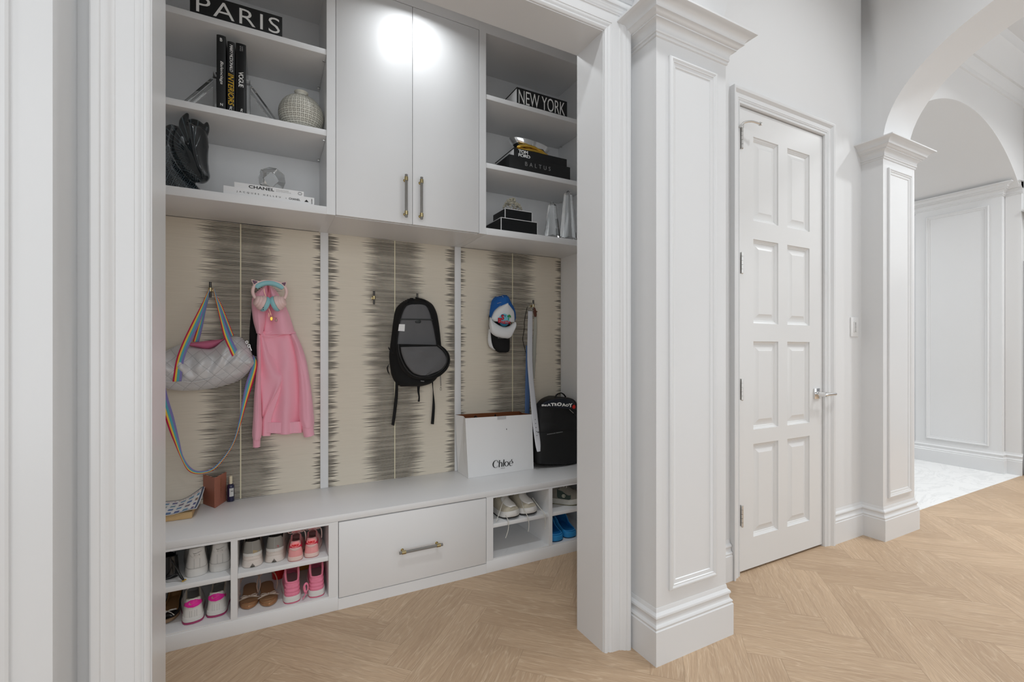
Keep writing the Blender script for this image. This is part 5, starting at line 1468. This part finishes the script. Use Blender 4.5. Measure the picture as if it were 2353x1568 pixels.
chunky('chunky bone sneaker with clean grey heel and a small red ring', (.0225,2.270,.2501), -.11, False)

# small pink sneakers with red side stripes
def pink_low(label, pos, rz):
    L_ = Last(.205, .0285, .037, .019, [(0,.083),(.05,.083),(.16,.066),(.30,.072),(.44,.086)], .45, [(.45,.090),(.6,.074),(.8,.054),(.93,.044),(1,.022)], [(.45,.066),(.7,.046),(.9,.034),(1,.020)], taper=.27)
    r = shoe(label, 'shoe', L_, pos, rz, dict(upper=PKL, lining=PKIN), 'pair of small pink sneakers')
    build('sole', L_.sole(1.09, .12, 1.0), PKS, r, ang=40)
    build('outsole', L_.sole(1.08, 0, .12), C('dusty_pink_rubber',196,130,128,.6), r, ang=40)
    build('heel_counter', L_.patch(.36, .02, .60, .0013), PKD, r, ang=60)
    build('side_stripe', L_.patch(.60, .62, .78, .0022, ns=30, f=lambda u: (.60 - .02*abs(u), .76 + .10*max(0, abs(u)-.55))), REDS, r, ang=60)
    build('heel_arc', L_.patch(.22, .40, .62, .0030, f=lambda u: (.40 + .22*abs(u)**2, .63)), PKL, r, ang=60)
    build('heel_tab', L_.patch(.20, .60, .99, .0036, f=lambda u: (.60 + .16*abs(u)**2.5, .99 - .12*abs(u)**3)), PKT, r, ang=60)
    t1 = text('lettering', 'NIKE', .030, .0095, C('red_print',236,36,58,.5), r, (-.015, 0, .064), XP, ZP, bold=.05, shear=.18); heel_text(t1, L_, .75)
    for v in t1.data.vertices: v.co.y -= .0034
    build('tongue', tongue(L_, .118, .020, .026), PKT, r, ang=60)
    lc = MB()
    for p in lace_rows(L_, .48, .64, 4): lc.tube(p, .0028, 6, flat=.5)
    z = .096; y = L_.L*.46
    for sg in (1, -1):
        lc.tube(spline([(0,y,z),(sg*.018,y-.012,z+.016),(sg*.033,y-.010,z+.010),(sg*.026,y,z-.004),(0,y,z)], 18), .0022, 6)
    lc.tube(spline([(.01,y,z),(.034,y-.016,z+.004),(.040,y-.02,z-.018),(.039,y-.01,z-.044)], 16), .0022, 6)
    lc.tube(spline([(-.004,y,z),(.002,y-.016,z+.026),(.010,y-.012,z+.027),(.004,y,z)], 14), .0020, 6)
    build('laces', lc, PKS, r)
pink_low('small pink sneaker with red heel word, beside the chunky sneakers', (.1035,2.236,.2501), -.09)
pink_low('small pink sneaker with red heel word, nearest the drawer side of its shelf', (.1690,2.242,.2501), -.13)

# white sneakers with magenta heel tabs
def magenta(label, pos, rz):
    L_ = Last(.245, .0345, .0410, .026, [(0,.096),(.05,.096),(.17,.078),(.32,.082),(.45,.098)], .46, [(.46,.102),(.6,.084),(.8,.062),(.93,.050),(1,.028)], [(.46,.074),(.7,.052),(.9,.040),(1,.026)], taper=.24)
    r = shoe(label, 'shoe', L_, pos, rz, dict(upper=WL, lining=C('stone_lining',172,164,146,.8)), 'pair of white and magenta sneakers')
    build('midsole', L_.sole(1.08, .28, 1.0), WS, r, ang=40)
    build('outsole', L_.sole(1.10, 0, .28), MAGS, r, ang=40)
    build('side_stripe', L_.patch(.48, .62, .80, .0020, ns=26, f=lambda u: (.66 + .0*abs(u), .80 + .03*abs(u))), MAGD, r, ang=60)
    build('tab_edge', L_.patch(.27, .50, 1.0, .0032, f=lambda u: (.47 + .20*abs(u)**2, 1.03 - .28*max(0, abs(u)-.35))), WL, r, ang=60)
    build('heel_tab', L_.patch(.25, .50, 1.0, .0044, f=lambda u: (.50 + .18*abs(u)**2, 1.01 - .28*max(0, abs(u)-.35))), MAG, r, ang=60)
    sw = MB().tube(spline([(-.011,0,.088),(-.012,0,.081),(-.005,0,.079),(.013,0,.0885)], 16), [.0004+.0026*max(0, math.sin(PI*min(1, i/11)))**1.2 for i in range(16)], 6, flat=.6)
    o = build('swoosh_mark', sw, C('pink_silver',236,170,196,.4), r); heel_text(o, L_, .80)
    for v in o.data.vertices: v.co.y -= .0048
    for x in (-.012, -.005, .005, .012):
        build('seam', MB().tube([(x, L_.P(1, L_.tinv(abs(x)*1.05), q).y - .0008, L_.P(1, 0, q).z) for q in (.04,.15,.28,.40)], .0005, 5), STITCH, r)
    build('tongue', tongue(L_, .128, .022, .022), MAGD, r, ang=60)
    build('tongue_edge', tongue(L_, .122, .029, .012), WL, r, ang=60)
    lc = MB()
    for p in lace_rows(L_, .50, .64, 4): lc.tube(p, .003, 6, flat=.5)
    build('laces', lc, WS, r)
magenta('white sneaker with magenta heel tab, beside the black bow flat', (-.2690,2.256,.0701), .12)
magenta('white sneaker with magenta heel tab, against the cubby divider', (-.1935,2.268,.0701), -.05)

# rose pink high sneakers
def rose(label, pos, rz):
    L_ = Last(.235, .0315, .0370, .029, [(0,.088),(.04,.089),(.10,.100),(.18,.120),(.30,.132),(.42,.128)], .44, [(.44,.120),(.6,.086),(.8,.062),(.93,.052),(1,.030)], [(.44,.096),(.7,.056),(.9,.042),(1,.028)], taper=.12)
    r = shoe(label, 'shoe', L_, pos, rz, dict(upper=HPK, lining=HPKIN), 'pair of rose pink high sneakers')
    build('midsole', L_.sole(1.13, .14, 1.0), WS, r, ang=40)
    build('outsole', L_.sole(1.12, 0, .14), HPKD, r, ang=40)
    for q in (.18, .40, .66):
        build('heel_rib', L_.patch(.33, q-.09, q+.09, .0017, nq=6), HPK, r, ang=80)
    t1 = text('lettering', 'sport', .020, .0045, C('pale_rose_print',244,176,196,.5), r, (-.010, 0, .070), XP, ZP); heel_text(t1, L_, .72)
    for v in t1.data.vertices: v.co.y -= .003
    build('collar_edge', MB().tube(L_.rimrows(), .0030, 8), HPK, r)
    build('tongue', tongue(L_, .128, .025, .012), HPKIN, r, ang=60)
    build('side_badge', MB().lathe([(0,-.0008),(.004,-.0006),(.004,.001)], L_.P(-1, .10, .5) + Vector((-.001,-.001,0)), 12, axis='x'), C('wine_badge',150,40,80,.5), r)
    return r, L_
rose('rose pink high sneaker standing beside the bronze sandals', (.0925,2.236,.0701), .0)
r, L_ = rose('rose pink high sneaker with a looped lace, nearest the drawer', (.1905,2.240,.0701), -.06)
lp = MB().tube(spline([(-.034,.03,.010),(-.046,.012,.022),(-.052,.0,.052),(-.044,.0,.070),(-.036,.004,.060),(-.036,.004,.040),(-.046,.0,.034),(-.050,.004,.058)], 36), .0042, 8, flat=.4)
lp.tube(spline([(-.040,.0,.034),(-.050,-.004,.016),(-.058,-.006,.006)], 12), .0036, 8, flat=.4)
build('laces', lp, HPK, r)

# bronze flat sandals, toes outward
def sandal(label, pos, rz, m):
    L_ = Last(.225, .0265, .0350, .012, [(0,.02),(1,.02)], .99, [(0,.02),(1,.02)], [(0,.02),(1,.02)], hs_toe=.013, spring=.003)
    r = thing('sandal', label, 'shoe', pos, rz, 'pair of bronze sandals')
    BZ = mat_bronze
    build('sole', L_.sole(1.06), BZ, r, ang=40)
    ins = MB().rings([L_.outline(lambda t, q=q: L_.lift(t) + L_.soleh(t) + q, k) for q, k in ((-.0005,1.0),(.0018,1.0),(.0026,.93))], cap1=True)
    build('footbed', ins, C('brown_suede',158,122,88,.85), r, ang=40)
    tr = MB().rings([[Vector((x*L_.w(.86)*1.02, L_.L*(.80 + .10*(1-x*x)) + dy, .0155 + L_.lift(.86) + h_*(1-abs(x)**2.5))) for x in (-1,-.7,-.35,0,.35,.7,1)] for dy, h_ in ((0,.002),(.003,.0045),(.010,.0050),(.013,.002))], close_u=False)
    build('toe_strap', tr, BZ, r, ang=60)
    W_ = C('rhinestone_silver',224,210,196,.25, metal=.5, nz=.9, nscale=700)
    bw = MB(); y = L_.L*.72; z = .022
    bw.tube(spline([(-.040,y-.004,.014),(-.026,y+.002,z),(0,y,z+.004),(.026,y+.002,z),(.040,y-.004,.014)], 18), .0030, 8)
    for sg in (1, -1):
        bw.tube(spline([(0,y,z+.005),(sg*.010,y+.010,z+.010),(sg*.026,y+.012,z+.010),(sg*.031,y,z+.007),(sg*.022,y-.010,z+.007),(sg*.008,y-.006,z+.006),(0,y,z+.005)], 24), .0024, 8)
    bw.lathe([(0,-.004),(.0045,0),(0,.004)], (0,y,z+.006), 10, axis='y')
    build('jewelled_bow', bw, W_, r)
    stp = MB()
    for sg in (1, -1):
        stp.tube(spline([(sg*.036,L_.L*.42,.010),(sg*.042,L_.L*.34,.034),(sg*.034,L_.L*.22,.060),(sg*.020,L_.L*.10,.074),(0,L_.L*.05,.076)], 18), .0022, 7)
    stp.tube(spline([(.030,L_.L*.22,.062),(.012,L_.L*.30,.088),(-.012,L_.L*.30,.086),(-.030,L_.L*.2,.064)], 16), .0022, 7)
    build('ankle_strap', stp, C('rose_beige_strap',190,160,142,.6), r)
mat_bronze = mat('bronze_leather', rgb(166,122,86), .32, metal=.35)
def toe_out(x, y, L, th): return (x - L*math.sin(th), y + L*math.cos(th)), PI + th
p, a = toe_out(-.0745, 2.266, .225, .0); sandal('flat bronze sandal with jewelled bow, beside the cubby divider', (p[0], p[1], .0701), a, 0)
p, a = toe_out(.0040, 2.250, .225, .06); sandal('flat bronze sandal with jewelled bow, beside the rose pink high sneaker', (p[0], p[1], .0701), a, 1)
cup = thing('red_cup', 'small glossy red tapered cup standing behind the bronze sandals', 'cup', (.043, 2.52, .0701))
build('body', MB().lathe([(0,0),(.026,0),(.029,.004),(.034,.075),(.035,.078),(.033,.078),(.028,.010),(0,.008)], (0,0,0), 28), mat('red_gloss', rgb(190,16,16), .2, coat=.4), cup)
yb = thing('mustard_pouch', 'mustard yellow pouch standing at the back behind the rose pink sneakers', 'pouch', (.195, 2.55, .0701))
build('body', MB().box(-.10, -.012, 0, .041, .012, .135, bev=.008), mat('mustard_fabric', rgb(176,122,24), .7, nz=.3, nscale=200), yb)

# black shoes at the far left
L_ = Last(.225, .027, .036, .012, [(0,.05),(.1,.046),(.3,.030),(.55,.026),(.76,.024)], .77, [(.77,.030),(.88,.028),(1,.016)], [(.77,.022),(1,.014)], taper=.06, spring=.004)
p, a = toe_out(-.3680, 2.300, .225, -.03)
r = shoe('black flat with a white bow, beside the magenta-tabbed sneakers', 'shoe', L_, (p[0], p[1], .0701), a, dict(upper=BLKGLOSS, lining=C('tan_insole',156,118,76,.7)), None, 'ballet_flat')
build('sole', L_.sole(1.04), C('tan_sole',150,124,98,.7), r, ang=40)
build('edge_binding', MB().tube(L_.rimrows(), .0018, 7), INKK, r)
bw = MB(); y, z = .80*.225, .030
for sg in (1, -1):
    bw.tube(spline([(0,y,z),(sg*.012,y+.008,z+.008),(sg*.028,y+.006,z+.006),(sg*.026,y-.006,z+.002),(sg*.008,y-.004,z),(0,y,z)], 20), .0022, 7)
    bw.tube(spline([(0,y,z),(sg*.012,y+.012,z-.002),(sg*.026,y+.022,z-.010)], 10), .0020, 7)
build('bow', bw, C('white_cord',226,222,214,.6), r)
L_ = Last(.24, .030, .038, .014, [(0,.085),(.1,.080),(.3,.062),(.5,.062)], .5, [(.5,.070),(.7,.050),(1,.022)], [(.5,.045),(1,.018)], taper=.15)
r = shoe('black strappy shoe with a gold buckle tip, beside the plain white sneakers', 'shoe', L_, (-.3475,2.300,.2501), .25, dict(upper=BLKGLOSS, lining=DKIN), None, 'black_shoe')
build('sole', L_.sole(1.05), INKK, r, ang=40)
build('strap', rel(r, MB().tube(spline([(-.375,2.290,.262),(-.350,2.262,.272),(-.330,2.256,.284),(-.318,2.252,.280),(-.306,2.248,.262),(-.296,2.246,.2555)], 24), .0045, 8, flat=.5)), BLKGLOSS, r)
build('strap', rel(r, MB().tube(spline([(-.345,2.285,.33),(-.325,2.270,.30),(-.312,2.258,.276),(-.300,2.248,.258)], 18), .0045, 8, flat=.5)), BLKGLOSS, r)
build('buckle', rel(r, MB().tube([(-.304,2.246,.2535),(-.291,2.244,.2590)], .0030, 8)), GOLD, r)

# laced runners, toes outward
def runner(label, x, y, th, lace):
    L_ = Last(.275, .0360, .0520, .040, [(0,.105),(.05,.104),(.2,.086),(.34,.094),(.44,.110)], .45, [(.45,.118),(.6,.104),(.78,.080),(.90,.062),(.97,.046),(1,.036)], [(.45,.084),(.7,.058),(.9,.046),(1,.036)], taper=.20, spring=.013, hs_toe=.036, point=1.16)
    p, a = toe_out(x, y, .275, th)
    r = shoe(label, 'shoe', L_, (p[0], p[1], .2501), a, dict(upper=C('oat_knit',186,178,160,.85, nz=.3, nscale=500), lining=DKIN), 'pair of laced pale runners', 'running_shoe')
    ST_ = MB().rings([L_.outline(lambda t, f=f: L_.lift(t) + .005 + (L_.soleh(t)-.005)*f, k) for f, k in ((0,1.02),(.15,1.10),(.6,1.09),(1,1.0))], cap0=True, cap1=True)
    build('midsole', ST_, WS, r, ang=40)
    build('outsole', MB().rings([L_.outline(lambda t, q=q: L_.lift(t)*.95 + q, k) for q, k in ((0,.98),(.001,1.06),(.005,1.07),(.006,1.0))], cap0=True, cap1=True), INKK, r, ang=40)
    rows = []
    for t in (.60,.66,.72,.78,.84,.89,.93):
        h = L_.lut(L_.ridge, t) + L_.lift(t); ww = L_.w(t)*(.36 + .30*math.sin(PI*(t-.56)/.42))
        side = L_.P(1, t, 1).z
        rows.append([Vector((ww*f, L_.L*t, side + (h-side)*max(0, math.cos(f*ww/(L_.w(t)*.92)*PI/2))**.75 + .0022)) for f in (-1,-.7,-.35,0,.35,.7,1)])
    build('toe_overlay', MB().rings(rows, close_u=False), WL, r, ang=60, solid=.002)
    lc = MB()
    for q in lace_rows(L_, .48, .64, 4): lc.tube(q, .0028, 6, flat=.6)
    build('laces', lc, C('white_lace',206,204,196,.7), r)
    for pts in lace:
        build('lace_end', rel(r, MB().tube(spline(pts, 30), .0021, 6)), C('white_lace_end',206,204,196,.7), r)
    build('tongue', tongue(L_, .128, .026), WL, r, ang=60)
runner('pale laced runner, toe outward, nearest the drawer', 1.1930, 2.226, .20,
    [[(1.172,2.30,.352),(1.135,2.27,.335),(1.105,2.248,.296),(1.082,2.236,.262),(1.078,2.232,.2535)], [(1.150,2.28,.30),(1.140,2.24,.275),(1.139,2.209,.256),(1.138,2.205,.225),(1.131,2.205,.196),(1.120,2.205,.170)]])
runner('pale laced runner, toe outward, against the narrow cubby divider', 1.3060, 2.228, .17,
    [[(1.262,2.29,.325),(1.252,2.24,.290),(1.258,2.212,.262),(1.263,2.205,.225),(1.262,2.205,.200),(1.258,2.205,.178)], [(1.332,2.285,.330),(1.350,2.245,.290),(1.366,2.212,.258),(1.369,2.205,.225),(1.368,2.205,.190),(1.366,2.205,.175)]])

# grey knit shoe and blue clogs at the right end
L_ = Last(.275, .038, .050, .034, [(0,.125),(.05,.124),(.18,.094),(.30,.092),(.42,.116)], .43, [(.43,.124),(.6,.106),(.8,.080),(.93,.064),(1,.042)], [(.43,.092),(.7,.064),(.9,.050),(1,.036)], taper=.14, spring=.014)
p, a = toe_out(1.672, 2.262, .275, .88)
r = shoe('grey knit sneaker with a dark green side patch and round logo, above the blue clogs', 'shoe', L_, (p[0], p[1], .2501), a, dict(upper=C('grey_knit',146,142,132,.9, nz=.6, nscale=260, var=.3), lining=C('cream_fleece',178,164,146,.9)), None, 'knit_sneaker')
build('midsole', L_.sole(1.10, .1, 1.0), C('speckled_white',206,204,196,.6, var=.25, nscale=500), r, ang=40)
build('outsole', L_.sole(1.06, 0, .1), C('olive_outsole',112,108,66,.7), r, ang=40)
sg = 1 if True else -1
def side_patch(sg, t0, t1, q0, q1, off):
    return MB().rings([[L_.P(sg, t0+(t1-t0)*i/10, (q0+(.15 if i in (0,10) else 0))+(q1-q0)*j/5*(1-.35*abs(i/10-.4)), off) for j in range(6)] for i in range(11)], close_u=False)
for sg in (1, -1):
    build('side_patch', side_patch(sg, .44, .74, .10, 1.0, .0022), C('dark_green_felt',58,72,66,.8), r, ang=60)
    c = L_.P(sg, .585, .52, .004)
    lg = MB().lathe([(.0075,0),(.0095,.0012),(.0105,0)], (0,0,0), 20, axis='x', cap=False).lathe([(0,.001),(.0032,.001),(.0036,0)], (0,0,0), 12, axis='x')
    lg.box(-.0002, -.0052, -.006, .001, -.0036, .006).box(-.0002, -.0052, .0042, .001, .004, .0058).box(-.0002, -.0052, -.0058, .001, .004, -.0042)
    lg.xf(Matrix.Translation(c) @ Matrix.Rotation(0 if sg > 0 else PI, 4, 'Z'))
    build('round_logo', lg, C('pale_logo',206,206,190,.6), r)
build('tongue', tongue(L_, .140, .030), C('pale_pink_tongue',196,180,166,.9), r, ang=60)
lc = MB()
for q in lace_rows(L_, .47, .64, 4): lc.tube(q, .003, 6, flat=.5)
build('laces', lc, WS, r)
def clog(label, pos, rz):
    L_ = Last(.26, .0415, .0465, .036, [(0,.040),(.08,.041),(.22,.046),(.34,.060),(.48,.092)], .49, [(.49,.104),(.65,.094),(.85,.070),(.95,.056),(1,.040)], [(.49,.080),(.7,.062),(.9,.050),(1,.038)], taper=.10, spring=.012)
    BL = mat_clog
    r = shoe(label, 'shoe', L_, pos, rz, dict(upper=BL, lining=C('deep_blue_foam',14,112,182,.6, nz=.3, nscale=400)), 'pair of blue clogs', 'clog')
    build('sole', L_.sole(1.07, .14, 1.02), BL, r, ang=40)
    build('outsole', L_.sole(1.04, 0, .14), C('navy_tread',30,62,88,.8), r, ang=40)
    gr = MB()
    for f in (.35, .55, .78): gr.tube(L_.outline(lambda t, f=f: L_.lift(t) + L_.soleh(t)*f, 1.073), .0006, 5, closed=True)
    build('sole_grooves', gr, C('blue_groove',60,140,190,.6), r)
    build('rim_edge', MB().tube(L_.rimrows(), .0020, 7), C('light_blue_edge',70,160,215,.6), r)
mat_clog = mat('blue_foam', rgb(36,136,198), .6)
clog('blue foam clog, heel outward, against the narrow cubby divider', (1.478,2.236,.0701), .0)
clog('blue foam clog, heel outward, farther from the narrow divider', (1.576,2.244,.0701), -.03)
# ---------------------------------------------------------------- light
def area(name, loc_, size, power, rot=(0,0,0), sy=None, col=(1,1,1), spread=180):
    l = bpy.data.lights.new(name, 'AREA'); l.energy = power; l.color = col
    l.shape = 'RECTANGLE' if sy else 'DISK'; l.size = size
    if sy: l.size_y = sy
    l.spread = math.radians(spread)
    o = bpy.data.objects.new(name, l); COL.objects.link(o); o.location = loc_; o.rotation_euler = rot
    return o
# soft fill panels, added in the openings of the unseen opposite wall
FILL = (.93,.97,1); LAMP = (.94,.975,1)
area('added_fill_light', (-.7, -1.85, 1.8), 3.7, 68, (math.radians(90), 0, 0), 2.8, FILL)
area('added_fill_light', (3.4, -1.85, 1.8), 3.2, 54, (math.radians(90), 0, 0), 2.8, FILL)
area('added_fill_light', (6.3, -1.85, 1.8), 1.8, 34, (math.radians(90), 0, 0), 2.8, FILL)
# recessed ceiling lamps of the hall
for x, y, p in ((-1.6,.45,9), (.45,.55,17), (2.5,.55,13), (4.5,.25,34), (5.6,.1,34)):
    area('hall_downlight', (x, y, 3.74), .16, p, col=LAMP, spread=140)
# recessed lamp in the mudroom ceiling, close to the cupboard doors
area('mudroom_downlight', (.645, 2.12, 2.955), .13, 4.5, (math.radians(-15), 0, 0), col=LAMP, spread=165)
area('foyer_lamp', (5.0, 3.4, 3.0), .5, 24, col=LAMP)
wd = bpy.data.worlds.new('World'); S.world = wd; wd.use_nodes = True
wd.node_tree.nodes['Background'].inputs[0].default_value = (.95,.97,1,1)
wd.node_tree.nodes['Background'].inputs[1].default_value = .35

# ---------------------------------------------------------------- camera
cd = bpy.data.cameras.new('camera'); co = bpy.data.objects.new('camera', cd); COL.objects.link(co)
cd.sensor_width = 36; cd.sensor_fit = 'HORIZONTAL'; cd.lens = FOC/2353*36
cd.shift_y = (CY-784)/2353; cd.clip_start = .02
co.location = (0, 0, EYE); co.rotation_euler = (PI/2, 0, -YAW)
S.camera = co
S.view_settings.view_transform = 'Standard'; S.view_settings.look = 'None'
S.view_settings.exposure = -0.29; S.view_settings.gamma = 1; S.view_settings.use_curve_mapping = False
S.cycles.use_denoising = True
S.cycles.max_bounces = 14; S.cycles.diffuse_bounces = 8; S.cycles.transmission_bounces = 12; S.cycles.glossy_bounces = 6
